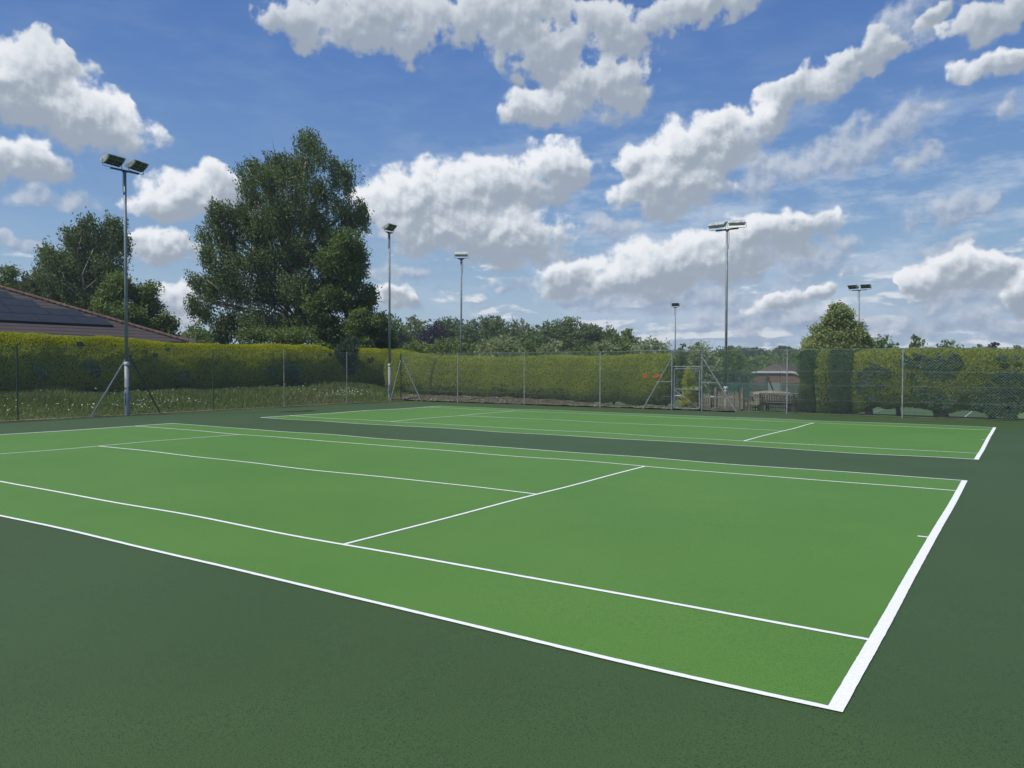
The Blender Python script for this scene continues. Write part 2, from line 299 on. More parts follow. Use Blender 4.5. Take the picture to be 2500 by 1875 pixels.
def courtmat(name, c1, c2, pit):
    m = bpy.data.materials.new(name); m.use_nodes = True; t = m.node_tree; b = t.nodes['Principled BSDF']
    b.inputs['Roughness'].default_value = 0.66; b.inputs['Specular IOR Level'].default_value = 0.55
    tc = N(t, 'ShaderNodeTexCoord'); P = tc.outputs['Object']
    big = N(t, 'ShaderNodeTexNoise'); big.inputs['Scale'].default_value = 0.35; big.inputs['Detail'].default_value = 5; big.inputs['Roughness'].default_value = 0.6; lk(t, P, big.inputs['Vector'])
    mid = N(t, 'ShaderNodeTexNoise'); mid.inputs['Scale'].default_value = 6.0; mid.inputs['Detail'].default_value = 4; mid.inputs['Roughness'].default_value = 0.7; lk(t, P, mid.inputs['Vector'])
    gr = N(t, 'ShaderNodeTexNoise'); gr.inputs['Scale'].default_value = 105.0; gr.inputs['Detail'].default_value = 3; gr.inputs['Roughness'].default_value = 0.7; lk(t, P, gr.inputs['Vector'])
    # roller / squeegee passes along the court
    st = N(t, 'ShaderNodeMapping'); st.inputs['Scale'].default_value = (0.12, 1.6, 1); st.inputs['Rotation'].default_value = (0, 0, R_(3)); lk(t, P, st.inputs['Vector'])
    sn = N(t, 'ShaderNodeTexNoise'); sn.inputs['Scale'].default_value = 1.0; sn.inputs['Detail'].default_value = 3; lk(t, st.outputs[0], sn.inputs['Vector'])
    f = mth(t, 'ADD', mth(t, 'MULTIPLY', sstep(t, big.outputs['Fac'], 0.3, 0.7), 0.45), mth(t, 'ADD', mth(t, 'MULTIPLY', mid.outputs['Fac'], 0.25), mth(t, 'MULTIPLY', sn.outputs['Fac'], 0.25)))
    c = mixc(t, f, c2, c1)
    pits = sstep(t, gr.outputs['Fac'], 0.36, 0.50)
    c = mixc(t, pits, pit, c)
    lk(t, c, b.inputs['Base Color'])
    bp = N(t, 'ShaderNodeBump'); bp.inputs['Strength'].default_value = 0.75; bp.inputs['Distance'].default_value = 0.004
    lk(t, mth(t, 'ADD', gr.outputs['Fac'], mth(t, 'MULTIPLY', mid.outputs['Fac'], 0.5)), bp.inputs['Height']); lk(t, bp.outputs[0], b.inputs['Normal'])
    return m
def linemat(name, c1, c2, scale, rough, spec, bump, bscale):
    m = pmat(name, c1, c2, scale, rough, spec, bump=bump, bscale=bscale); t = m.node_tree; b = t.nodes['Principled BSDF']
    src = b.inputs['Base Color'].links[0].from_socket
    tc = N(t, 'ShaderNodeTexCoord'); g = N(t, 'ShaderNodeTexNoise'); g.inputs['Scale'].default_value = 85; g.inputs['Detail'].default_value = 3; lk(t, tc.outputs['Object'], g.inputs['Vector'])
    w = N(t, 'ShaderNodeTexNoise'); w.inputs['Scale'].default_value = 1.6; w.inputs['Detail'].default_value = 4; lk(t, tc.outputs['Object'], w.inputs['Vector'])
    pit = sstep(t, mth(t, 'ADD', g.outputs['Fac'], mth(t, 'MULTIPLY', w.outputs['Fac'], 0.25)), 0.36, 0.44)
    lk(t, mixc(t, pit, (0.42, 0.47, 0.40), src), b.inputs['Base Color']); return m
M = {}
M['court_dark'] = courtmat('dark green macadam paint', (0.056, 0.110, 0.021), (0.039, 0.083, 0.015), (0.012, 0.032, 0.007))
M['court_green'] = courtmat('light green macadam paint', (0.112, 0.258, 0.029), (0.078, 0.208, 0.020), (0.040, 0.12, 0.012))
M['line'] = linemat('white court line paint', (0.90, 0.90, 0.87), (0.82, 0.83, 0.80), 45, 0.75, 0.3, bump=0.0015, bscale=120)
M['galv'] = pmat('galvanised steel', (0.30, 0.33, 0.34), (0.20, 0.23, 0.24), 5, 0.5, 0.4, metal=0.25)
M['galv_pale'] = pmat('pale painted galvanised steel', (0.27, 0.30, 0.31), (0.20, 0.23, 0.24), 3, 0.55, 0.4, metal=0.15)
M['head'] = pmat('pale cast alloy lamp body', (0.62, 0.63, 0.60), (0.40, 0.42, 0.41), 6, 0.5, 0.5)
M['glass'] = pmat('dark lamp glass', (0.035, 0.055, 0.050), (0.02, 0.035, 0.035), 8, 0.15, 0.6)
M['steel_dark'] = pmat('dark steel', (0.035, 0.05, 0.055), (0.02, 0.03, 0.035), 6, 0.5)
M['green_steel'] = pmat('green coated steel', (0.045, 0.085, 0.068), (0.03, 0.06, 0.05), 5, 0.5)
M['wire'] = pmat('green coated wire', (0.19, 0.28, 0.23), (0.14, 0.21, 0.18), 3, 0.5)
M['wire_grey'] = pmat('grey green wire', (0.17, 0.22, 0.20), (0.12, 0.17, 0.15), 3, 0.5)
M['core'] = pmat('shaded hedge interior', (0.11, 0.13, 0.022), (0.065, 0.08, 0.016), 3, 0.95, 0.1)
M['bark'] = pmat('brown bark', (0.085, 0.065, 0.048), (0.045, 0.035, 0.028), 9, 0.9, 0.2, bump=0.02)
M['birch_bark'] = pmat('pale birch bark', (0.40, 0.34, 0.27), (0.12, 0.10, 0.085), 3.5, 0.8, 0.2)
M['wood'] = pmat('weathered grey brown timber', (0.26, 0.22, 0.165), (0.14, 0.115, 0.09), 7, 0.85, 0.2)
M['wood_pale'] = pmat('sun bleached timber', (0.46, 0.41, 0.32), (0.30, 0.26, 0.20), 8, 0.85, 0.2)
M['wood_dark'] = pmat('dark stained timber', (0.085, 0.066, 0.050), (0.05, 0.04, 0.03), 7, 0.85, 0.2)
M['white'] = pmat('white plastic', (0.78, 0.78, 0.76), (0.66, 0.67, 0.66), 4, 0.5)
M['netband'] = pmat('white net tape', (0.8, 0.8, 0.78), None, 4, 0.8)
M['orange'] = pmat('faded orange plastic', (0.62, 0.13, 0.045), (0.45, 0.09, 0.03), 9, 0.6)
M['stone'] = pmat('pale flint and rubble', (0.62, 0.58, 0.52), (0.25, 0.21, 0.17), 2.5, 0.85, 0.2)
M['soil'] = pmat('dry brown soil', (0.17, 0.125, 0.085), (0.075, 0.058, 0.038), 6, 0.95, 0.1, bump=0.03, bscale=14)
M['panel'] = pmat('black solar glass', (0.030, 0.036, 0.042), (0.024, 0.030, 0.036), 2, 0.55, 0.22)
M['panel_edge'] = pmat('black panel rail', (0.006, 0.007, 0.009), None, 2, 0.6, 0.3)
M['ridge'] = pmat('orange clay hip tile', (0.22, 0.13, 0.09), (0.13, 0.085, 0.065), 3, 0.85, 0.2)
M['brick'] = pmat('red brick', (0.27, 0.15, 0.105), (0.18, 0.10, 0.075), 5, 0.9, 0.2)
M['far_court'] = pmat('pale green court paint', (0.12, 0.20, 0.075), (0.09, 0.165, 0.06), 0.5, 0.85, 0.3)
M['ball_white'] = M['white']

def rooftile(name, c1, c2, run):
    m = bpy.data.materials.new(name); m.use_nodes = True; t = m.node_tree; b = t.nodes['Principled BSDF']; b.inputs['Roughness'].default_value = 0.85
    b.inputs['Specular IOR Level'].default_value = 0.25
    tc = N(t, 'ShaderNodeTexCoord'); sp = N(t, 'ShaderNodeSeparateXYZ'); lk(t, tc.outputs['Object'], sp.inputs[0])
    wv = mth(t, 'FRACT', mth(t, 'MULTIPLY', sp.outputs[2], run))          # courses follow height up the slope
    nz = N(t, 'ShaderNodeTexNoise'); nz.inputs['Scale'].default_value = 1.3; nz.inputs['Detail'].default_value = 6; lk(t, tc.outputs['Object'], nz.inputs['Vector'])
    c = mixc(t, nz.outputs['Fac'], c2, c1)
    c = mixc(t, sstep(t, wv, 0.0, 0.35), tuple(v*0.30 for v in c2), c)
    lk(t, c, b.inputs['Base Color'])
    bp = N(t, 'ShaderNodeBump'); bp.inputs['Distance'].default_value = 0.05; lk(t, wv, bp.inputs['Height']); lk(t, bp.outputs[0], b.inputs['Normal'])
    return m
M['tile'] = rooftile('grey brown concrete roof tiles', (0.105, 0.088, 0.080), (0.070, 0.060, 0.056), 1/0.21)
M['tile_far'] = rooftile('brown concrete roof tiles', (0.15, 0.115, 0.10), (0.10, 0.08, 0.07), 1/0.16)

def groundmat():
    m = bpy.data.materials.new('grass and meadow ground'); m.use_nodes = True; t = m.node_tree; b = t.nodes['Principled BSDF']; b.inputs['Roughness'].default_value = 0.95; b.inputs['Specular IOR Level'].default_value = 0.15
    tc = N(t, 'ShaderNodeTexCoord'); P = tc.outputs['Object']
    a = N(t, 'ShaderNodeTexNoise'); a.inputs['Scale'].default_value = 0.25; a.inputs['Detail'].default_value = 8; a.inputs['Roughness'].default_value = 0.65; lk(t, P, a.inputs['Vector'])
    g = mixc(t, sstep(t, a.outputs['Fac'], 0.3, 0.7), (0.060, 0.095, 0.024), (0.11, 0.15, 0.04))
    n = N(t, 'ShaderNodeTexNoise'); n.inputs['Scale'].default_value = 5; n.inputs['Detail'].default_value = 5; lk(t, P, n.inputs['Vector'])
    g = mixc(t, sstep(t, n.outputs['Fac'], 0.52, 0.75), g, (0.13, 0.12, 0.055))
    lk(t, g, b.inputs['Base Color'])
    bp = N(t, 'ShaderNodeBump'); bp.inputs['Distance'].default_value = 0.05; lk(t, n.outputs['Fac'], bp.inputs['Height']); lk(t, bp.outputs[0], b.inputs['Normal'])
    return m
M['ground'] = groundmat()
M['grassblade'] = leafmat('meadow grass', (0.070, 0.115, 0.022), (0.24, 0.29, 0.075), 0.35, 0.6)
M['grassdry'] = leafmat('dry meadow grass', (0.13, 0.11, 0.05), (0.34, 0.28, 0.15), 0.25, 0.7)
M['petal'] = pmat('white daisy petals', (0.80, 0.79, 0.70), (0.70, 0.66, 0.5), 30, 0.7, 0.2)
M['lf_gold'] = leafmat('golden clipped conifer', (0.20, 0.235, 0.020), (0.58, 0.565, 0.050), 0.48, 0.7, 0.15, 0.5)
M['lf_gold_green'] = leafmat('green gold clipped conifer', (0.165, 0.215, 0.034), (0.47, 0.495, 0.070), 0.38, 0.7, 0.15, 0.5)
M['lf_mixhedge'] = leafmat('mixed green clipped hedge', (0.125, 0.175, 0.034), (0.41, 0.435, 0.075), 0.34, 0.7, 0.15, 0.5)
M['lf_conifer'] = leafmat('dark clipped conifer', (0.026, 0.055, 0.030), (0.070, 0.120, 0.055), 0.15, 0.6, 0.25)
M['lf_ivy'] = leafmat('glossy ivy leaves', (0.018, 0.042, 0.018), (0.062, 0.110, 0.045), 0.15, 0.5, 0.3)
M['lf_birch'] = leafmat('birch leaves', (0.066, 0.104, 0.036), (0.21, 0.275, 0.095), 0.28, 0.62, 0.25)
M['lf_dark'] = leafmat('dark broad leaves', (0.054, 0.094, 0.026), (0.17, 0.24, 0.062), 0.28, 0.62, 0.25)
M['lf_mid'] = leafmat('mid green broad leaves', (0.072, 0.118, 0.030), (0.235, 0.31, 0.085), 0.28, 0.62, 0.25)
M['lf_light'] = leafmat('yellow green leaves', (0.080, 0.125, 0.030), (0.230, 0.280, 0.085), 0.3, 0.62, 0.25)
M['lf_olive'] = leafmat('grey green willow leaves', (0.13, 0.17, 0.08), (0.38, 0.43, 0.22), 0.28, 0.62, 0.25)
M['lf_purple'] = leafmat('copper beech leaves', (0.022, 0.020, 0.030), (0.062, 0.052, 0.068), 0.2, 0.62, 0.25)
M['lf_lime'] = leafmat('lime tree leaves', (0.11, 0.155, 0.055), (0.37, 0.41, 0.17), 0.28, 0.62, 0.25)

def netmat(name, col, alpha):
    m = bpy.data.materials.new(name); m.use_nodes = True; t = m.node_tree; b = t.nodes['Principled BSDF']; out = t.nodes['Material Output']
    b.inputs['Base Color'].default_value = col + (1,); b.inputs['Roughness'].default_value = 0.8
    tr = N(t, 'ShaderNodeBsdfTransparent'); ms = N(t, 'ShaderNodeMixShader'); ms.inputs[0].default_value = alpha
    lk(t, tr.outputs[0], ms.inputs[1]); lk(t, b.outputs[0], ms.inputs[2]); lk(t, ms.outputs[0], out.inputs[0])
    return m
M['windbreak'] = netmat('green woven windbreak netting', (0.035, 0.095, 0.085), 0.72)
M['tennisnet'] = netmat('black tennis netting', (0.012, 0.014, 0.014), 0.45)

# ------------------------------------------------------------------ terrain
def terrain(x, y):
    x = np.asarray(x, float); y = np.asarray(y, float)
    left = 0.55*smooth01((-29.75-x)/5.5)
    bump = 0.22*smooth01((y-29.35)/1.3)*smooth01((-15.0-x)/9.0)
    drop = -1.1*smooth01((y-31.6)/3.6)
    far = -0.5*smooth01((y-62)/14) - 0.8*smooth01((y-82)/30)
    wl = smooth01((x+39.5)/6.0)                     # 0 on the raised left side, 1 behind the court
    z = left*(1-wl*smooth01((y-30.5)/3.0)) + bump*(1-smooth01((y-31.2)/2.5)) + (drop+far)*wl + far*(1-wl)*0.6
    r = np.hypot(x, y)
    z = z + 9.0*smooth01((r-260)/900) * (0.5+0.5*np.sin(x*0.0021+1.3)*np.cos(y*0.0017))
    return z
def und(x, y):                                      # gentle undulation of the rolled surface
    x = np.asarray(x, float); y = np.asarray(y, float)
    return 0.010*np.sin(x*1.05+0.5*y+0.4)*np.cos(y*0.8-0.25*x) + 0.003*np.sin(1.9*x-1.1*y) + 0.002*np.sin(0.7*x+2.1*y+1)
def axis(segs):
    o = []
    for a, b, st in segs: o += list(np.arange(a, b, st))
    o.append(segs[-1][1]); return np.array(o)
gx = axis([(-3000,-400,260),(-400,-120,28),(-120,-60,5),(-60,-42,1.5),(-42,6,0.5),(6,30,3),(30,140,22),(140,3000,260)])
gy = axis([(-600,-60,90),(-60,0,10),(0,28,2),(28,44,0.5),(44,90,2),(90,150,6),(150,500,35),(500,3600,310)])
X, Y = np.meshgrid(gx, gy, indexing='ij'); Z = terrain(X, Y)
inside = (X > -29.45) & (X < 14.5) & (Y > -16) & (Y < 29.35)
Z = np.where(inside, -0.25, Z)
idx = np.arange(len(gx)*len(gy)).reshape(len(gx), len(gy))
F = np.stack([idx[:-1,:-1], idx[1:,:-1], idx[1:,1:], idx[:-1,1:]], -1).reshape(-1, 4)
g = arr_mesh('ground', np.stack([X, Y, Z], -1).reshape(-1, 3), F, M['ground'], smooth=True); tag(g, 'grassy ground and fields around and beyond the tennis courts', kind='structure')

def sheet(name, x0, x1, y0, y1, step, dz, mat, jitter=0.0):
    nx = max(1, round((x1-x0)/step)); ny = max(1, round((y1-y0)/step))
    a = np.linspace(x0, x1, nx+1); b = np.linspace(y0, y1, ny+1)
    XX, YY = np.meshgrid(a, b, indexing='ij')
    return XX, YY, dz
def grid_arr(XX, YY, dz):
    ZZ = und(XX, YY) + dz
    n, m = XX.shape; id_ = np.arange(n*m).reshape(n, m)
    Fq = np.stack([id_[:-1,:-1], id_[1:,:-1], id_[1:,1:], id_[:-1,1:]], -1).reshape(-1, 4)
    return np.stack([XX, YY, ZZ], -1).reshape(-1, 3), Fq
def merge(parts):
    V = []; Fs = []; b = 0
    for v, f in parts: V.append(v); Fs.append(f+b); b += len(v)
    return np.concatenate(V), np.concatenate(Fs)
V, F = grid_arr(*np.meshgrid(np.arange(-29.40, 14.61, 0.25), np.concatenate([np.arange(-16, 29.2, 0.25), [29.30]]), indexing='ij'), 0.0)
# ragged outer edge along the two fences
V[:, 0] = np.where(V[:, 0] < -29.3, V[:, 0] + 0.05*np.sin(V[:, 1]*2.7)+0.03*np.sin(V[:, 1]*7.1), V[:, 0])
tag(arr_mesh('court_surround', V, F, M['court_dark'], smooth=True), 'dark green painted macadam around the two light green courts', kind='structure')
CL, CW = 23.77, 10.97
CY2 = 14.627
for nm, y0, lab in (('court_playing_area', 0.0, 'light green painted tennis court nearest the camera'), ('court_playing_area', CY2, 'light green painted tennis court farther away beside the hedge')):
    XX, YY = np.meshgrid(np.linspace(-CL+.02, -.02, 96), np.linspace(y0+.02, y0+CW-.02, 45), indexing='ij')
    V, F = grid_arr(XX, YY, 0.004)
    tag(arr_mesh(nm, V, F, M['court_green'], smooth=True), lab, kind='structure')
def line_strip(a, b, w):
    a = np.array(a, float); b = np.array(b, float); L = np.linalg.norm(b-a); d = (b-a)/L; nrm = np.array([-d[1], d[0]])
    n = max(2, int(L/0.06)); s = np.linspace(0, L, n+1)
    j1 = rng.normal(0, 0.0010, n+1); j2 = rng.normal(0, 0.0010, n+1)
    wob = 0.005*np.sin(s*0.5+rng.random()*6) + 0.0012*np.sin(s*1.7+rng.random()*6)
    wob *= np.minimum(1, np.minimum(s, L-s)/1.5)
    p1 = a + np.outer(s, d) + np.outer(-w/2+j1+wob, nrm); p2 = a + np.outer(s, d) + np.outer(w/2+j2+wob, nrm)
    XX = np.stack([p1[:, 0], p2[:, 0]], 1); YY = np.stack([p1[:, 1], p2[:, 1]], 1)
    return grid_arr(XX, YY, 0.0085)
for y0, lab in ((0.0, 'white painted lines of the nearer tennis court'), (CY2, 'white painted lines of the farther tennis court')):
    P_ = []
    w = .05
    def hl(y, x0, x1, ww=.05): P_.append(line_strip((x0, y0+y), (x1, y0+y), ww))
    def vl(x, ya, yb, ww=.05): P_.append(line_strip((x, y0+ya), (x, y0+yb), ww))
    vl(-.044, 0, CW, .088); vl(-CL+.044, 0, CW, .088)
    for y in (.025, 1.37+.025, CW-1.37-.025, CW-.025): hl(y, -CL+.086, -.086)
    for x in (-5.485, -18.285): vl(x, 1.42, CW-1.42)
    hl(5.485, -18.26, -5.51)
    hl(5.485, -.20, -.086); hl(5.485, -CL+.086, -CL+.20)
    V, F = merge(P_); tag(arr_mesh('court_lines', V, F, M['line']), lab, kind='structure')

# bare soil strips between the painted surface and the planting
def strip_on_terrain(name, x0, x1, y0f, y1f, nx, ny, dz, mat, label):
    xs = np.linspace(x0, x1, nx+1); V = []
    for x in xs:
        a = y0f(x); b = y1f(x)
        for y in np.linspace(a, b, ny+1): V.append((x, y, float(terrain(x, y)) + dz + 0.02*math.sin(x*5.3+y*3)+0.015*math.sin(x*13.1-y*7)))
    id_ = np.arange((nx+1)*(ny+1)).reshape(nx+1, ny+1)
    Fq = np.stack([id_[:-1,:-1], id_[1:,:-1], id_[1:,1:], id_[:-1,1:]], -1).reshape(-1, 4)
    return tag(arr_mesh(name, np.array(V), Fq, mat, smooth=True), label, kind='structure')
strip_on_terrain('soil_strip', -30.6, -10.0, lambda x: 29.28, lambda x: 31.3+0.15*math.sin(x*1.7), 260, 12, 0.045, M['soil'], 'bare brown soil bank between the back fence and the hedge')
V = []
ys = np.linspace(-10, 29.6, 300)
for y in ys:
    w0 = 0.32+0.14*math.sin(y*0.9)+0.10*math.sin(y*2.7+1)
    for k_ in range(5):
        x = -29.36 - w0*k_/4; V.append((x, y, float(terrain(x, y))+0.02*(1-abs(k_-2)/2.5)+0.006))
id_ = np.arange(300*5).reshape(300, 5); Fq = np.stack([id_[:-1,:-1], id_[1:,:-1], id_[1:,1:], id_[:-1,1:]], -1).reshape(-1, 4)
tag(arr_mesh('soil_edge', np.array(V), Fq, pmat('dry soil and straw', (0.30, 0.23, 0.15), (0.14, 0.10, 0.065), 7, 0.95, 0.1, bump=0.02)), 'narrow dry soil edge along the foot of the left fence', kind='structure')
# rubble and flints along the foot of the back fence
P_ = []; 
for i in range(620):
    x = -30.4 + rng.random()**1.0*19.5; y = 29.35 + abs(rng.normal(0, 0.45)) if rng.random() < .75 else 29.5+rng.random()*1.3
    r = 0.012 + 0.045*rng.random()**3; z = float(terrain(x, y)) + 0.05
    v = np.array([(1,0,0),(0,1,0),(-1,0,0),(0,-1,0),(0,0,1),(0,0,-1)], float)*r*(0.7+0.7*rng.random((6, 1)))
    v[:, 2] *= 0.7
    v += (x, y, z)
    f = np.array([(0,1,4,4),(1,2,4,4),(2,3,4,4),(3,0,4,4)])
    P_.append((v, f))
Vr, Fr = merge(P_)
me = bpy.data.meshes.new('rubble'); me.from_pydata([tuple(v) for v in Vr], [], [tuple(f[:3]) for f in Fr]); me.update()
tag(link('rubble', me, M['stone']), 'pale stones and rubble scattered on the soil behind the back fence', 'stones', kind='stuff')

# ------------------------------------------------------------------ chain link fences
FH = 2.74
def mesh_panel(p0, p1, z0, z1, pitch=0.118, r=0.0044, amp=0.0):
    """straight diagonal wires both ways, clipped to the panel, as thin four-sided bars"""
    p0 = np.array(p0, float); p1 = np.array(p1, float); L = np.linalg.norm(p1-p0); H = z1-z0; d = (p1-p0)/L; nrm = np.array([-d[1], d[0]])
    sl = 0.92; A = []; B = []; side = []
    for sg in (1, -1):
        c = np.arange(-H/sl, L+H/sl, pitch)
        for s0 in c:
            # s = s0 + sg*(z)/sl  with z from 0..H, clip s in 0..L
            if sg > 0: za = max(0, -s0*sl); zb = min(H, (L-s0)*sl)
            else: za = max(0, (s0-L)*sl); zb = min(H, s0*sl)
            if zb-za < 0.03: continue
            A.append((s0+sg*za/sl, za)); B.append((s0+sg*zb/sl, zb)); side.append(sg)
    A = np.array(A); B = np.array(B); side = np.array(side)
    def pt(q, off): return np.concatenate([p0 + q[:, :1]*d + off[:, None]*nrm, (z0+q[:, 1:2])], 1)
    off = side*r*0.9
    a = pt(A, off); b = pt(B, off)
    t = b-a; t /= np.linalg.norm(t, axis=1)[:, None]; n3 = np.array([nrm[0], nrm[1], 0.0]); u = np.cross(t, n3); 
    V = []; 
    for base in (a, b):
        for ang in (0, 2.094, 4.189): V.append(base + n3*math.cos(ang)*r + u*math.sin(ang)*r)
    V = np.stack(V, 1).reshape(-1, 3); k = np.arange(len(a))*6
    F = np.concatenate([np.stack([k+0, k+1, k+4, k+3], 1), np.stack([k+1, k+2, k+5, k+4], 1), np.stack([k+2, k+0, k+3, k+5], 1)])
    return V, F
def hwire(mb, p0, p1, z, r=0.004, seg=1):
    mb.tube([(p0[0], p0[1], z), (p1[0], p1[1], z)], r, 4)
def post_mb(x, y, h=FH+.02, z0=-0.05, w=0.05):
    mb = MB(); mb.box(x-w/2, x+w/2, y-w/2, y-w/2+0.007, z0, h); mb.box(x-w/2, x-w/2+0.007, y-w/2+0.007, y+w/2, z0, h); return mb
def tubepost(x, y, h, r=0.03, z0=-0.05): return MB().tube([(x, y, z0), (x, y, h)], r, 10)

# left fence
f = thing('chain_link_fence', (-29.32, 12.5, 0), 'green chain link fence along the left side, in front of the daisies', 'fence')
def rel(parent, V): return np.asarray(V) - np.array(parent.location)
def relmb(mb, parent): mb.v = [(a-parent.location[0], b-parent.location[1], c-parent.location[2]) for a, b, c in [tuple(q) for q in mb.v]]; return mb
A0 = (-29.33, -12.0); A1 = (-29.60, 29.22)
def fx(y): return A0[0] + (A1[0]-A0[0])*(y-A0[1])/(A1[1]-A0[1])
V, F = mesh_panel(A0, A1, 0.03, FH-.01, r=.0035); arr_mesh('wire_mesh', rel(f, V), F, M['wire'], f)
for z in (0.05, 0.92, 1.82, FH-.01):
    mb = MB(); hwire(mb, A0, A1, z); relmb(mb, f).build('line_wire', M['wire_grey'], f)
for y in (-11.5, -7.5, -3.5, 0.5, 4.5, 8.53, 12.70, 16.62, 20.62, 24.86):
    x = fx(y); relmb(post_mb(x, y), f).build('post', M['green_steel'] if y in (8.53, 16.62, -3.5) else M['galv'], f)
x = fx(29.2)
cp_ = post_mb(x, 29.2, FH+.03, -0.05, 0.075); relmb(cp_, f).build('corner_post', M['steel_dark'], f)
for y0, yb in ((12.70, 11.15), (12.70, 14.05), (29.2, 28.25)):
    mb = MB().bar((fx(y0), y0+(.03 if yb > y0 else -.03), 2.42 if y0 < 20 else 2.35), (fx(yb)+.02, yb, 0.0), 0.045)
    relmb(mb, f).build('brace', M['green_steel'] if yb > y0 else M['galv'], f)
# back fence, corner to gate
bf = thing('chain_link_fence', (-21, 29.2, 0), 'chain link fence across the back between the far left corner and the gate', 'fence')
B0 = (-29.58, 29.2); B1 = (-12.88, 29.2)
V, F = mesh_panel(B0, B1, 0.06, FH-.01); arr_mesh('wire_mesh', rel(bf, V), F, M['wire'], bf)
for z in (0.08, 0.62, 1.82, FH):
    mb = MB(); hwire(mb, B0, B1, z, 0.004 if z < 2 else 0.007); relmb(mb, bf).build('line_wire', M['wire_grey'], bf)
for x in (-25.42, -21.03, -16.60): relmb(post_mb(x, 29.2), bf).build('post', M['galv'], bf)
relmb(MB().bar((-29.5, 29.2, 2.42), (-28.1, 29.22, 0.0), 0.045), bf).build('brace', M['galv'], bf)
relmb(tubepost(-12.88, 29.2, FH+.04, .036), bf).build('gate_post', M['galv'], bf)
relmb(MB().bar((-12.9, 29.2, 2.42), (-14.33, 29.2, 0.0), 0.045), bf).build('brace', M['galv'], bf)
relmb(MB().bar((-12.9, 29.2, 1.32), (-13.62, 29.2, 1.32), 0.035), bf).build('brace_strut', M['galv'], bf)
relmb(MB().bar((-14.9, 29.2, FH+.02), (-12.88, 29.2, FH+.03), 0.03), bf).build('top_rail', M['galv'], bf)
# back fence, gate to right
rf = thing('chain_link_fence', (-3, 29.2, 0), 'chain link fence across the back to the right of the gate, before the benches', 'fence')
C0 = (-11.44, 29.2); C1 = (14.5, 29.2)
V, F = mesh_panel(C0, C1, 0.04, FH-.01); arr_mesh('wire_mesh', rel(rf, V), F, M['wire'], rf)
for z in (0.06, 0.62, 1.25, 1.82, FH):
    mb = MB(); hwire(mb, C0, C1, z, 0.0045 if z < 2 else 0.008); relmb(mb, rf).build('line_wire', M['wire_grey'], rf)
for x in (-7.69, -3.26, 1.05, 5.3, 9.6): relmb(post_mb(x, 29.2), rf).build('post', M['galv'], rf)
relmb(tubepost(-11.44, 29.2, FH+.04, .036), rf).build('gate_post', M['galv'], rf)
relmb(MB().bar((-11.42, 29.2, 2.42), (-9.85, 29.2, 0.0), 0.045), rf).build('brace', M['galv'], rf)
relmb(MB().bar((-11.42, 29.2, 1.30), (-10.68, 29.2, 1.30), 0.035), rf).build('brace_strut', M['galv'], rf)
# gate with the mesh panel above it
gt = thing('court_gate', (-12.16, 29.2, 0), 'galvanised chain link gate with diagonal stays in the back fence', 'gate')
gx0, gx1 = -12.83, -11.49
relmb(MB().bar((gx0, 29.2, 2.02), (gx1, 29.2, 2.02), .05), gt).build('lintel', M['galv'], gt)
relmb(MB().bar((gx0, 29.2, FH), (gx1, 29.2, FH), .04), gt).build('top_rail', M['galv'], gt)
V, F = mesh_panel((gx0, 29.2), (gx1, 29.2), 2.05, FH-.03); arr_mesh('transom_mesh', rel(gt, V), F, M['wire_grey'], gt)
lf = MB()
for a, b in (((gx0+.06, .08), (gx0+.06, 1.94)), ((gx1-.06, .08), (gx1-.06, 1.94)), ((gx0+.03, .10), (gx1-.03, .10)), ((gx0+.03, 1.92), (gx1-.03, 1.92)), ((gx0+.08, 0.98), (gx1-.08, 0.98))):
    lf.bar((a[0], 29.2, a[1]), (b[0], 29.2, b[1]), .04)
relmb(lf, gt).build('leaf_frame', M['galv'], gt)
relmb(MB().bar((gx0+.08, 29.2, 0.93), (gx1-.12, 29.2, 0.14), .03), gt).build('stay', M['galv'], gt)
relmb(MB().bar((gx0+.55, 29.2, 1.40), (gx1-.1, 29.2, 1.88), .012), gt).build('stay', M['galv'], gt)
V, F = mesh_panel((gx0+.06, 29.2), (gx1-.06, 29.2), .12, 1.9); arr_mesh('leaf_mesh', rel(gt, V), F, M['wire'], gt)
relmb(MB().box(gx1-.26, gx1-.09, 29.15, 29.25, .94, 1.08), gt).build('latch_box', M['galv'], gt)
# two small orange plates wired to the fence
for i, (x, w_, lab) in enumerate(((-14.21, .115, 'left hand one of two small orange plates on the back fence'), (-13.66, .14, 'right hand one of two small orange plates on the back fence'))):
    mb = MB(); n = 14
    vs = [(0, -.012, 0)] + [(math.cos(2*math.pi*k/n)*w_*(1+.12*math.sin(3*k)), -.012, math.sin(2*math.pi*k/n)*.085*(1+.1*math.cos(2*k))) for k in range(n)]
    mb.add(vs + [(a, b+.012, c) for a, b, c in vs], [(0, 1+k, 1+(k+1) % n) for k in range(n)] + [(n+1, n+2+(k+1) % n, n+2+k) for k in range(n)] + [(1+k, n+2+k, n+2+(k+1) % n, 1+(k+1) % n) for k in range(n)])
    t_ = thing('fence_plate', (x, 29.17, 1.585), lab, 'sign', 'orange plates on the back fence'); mb.build('plate', M['orange'], t_)
    MB().bar((-.06, -.016, .0), (.06, -.016, .0), .012, .03).build('cable_tie', M['steel_dark'], t_)

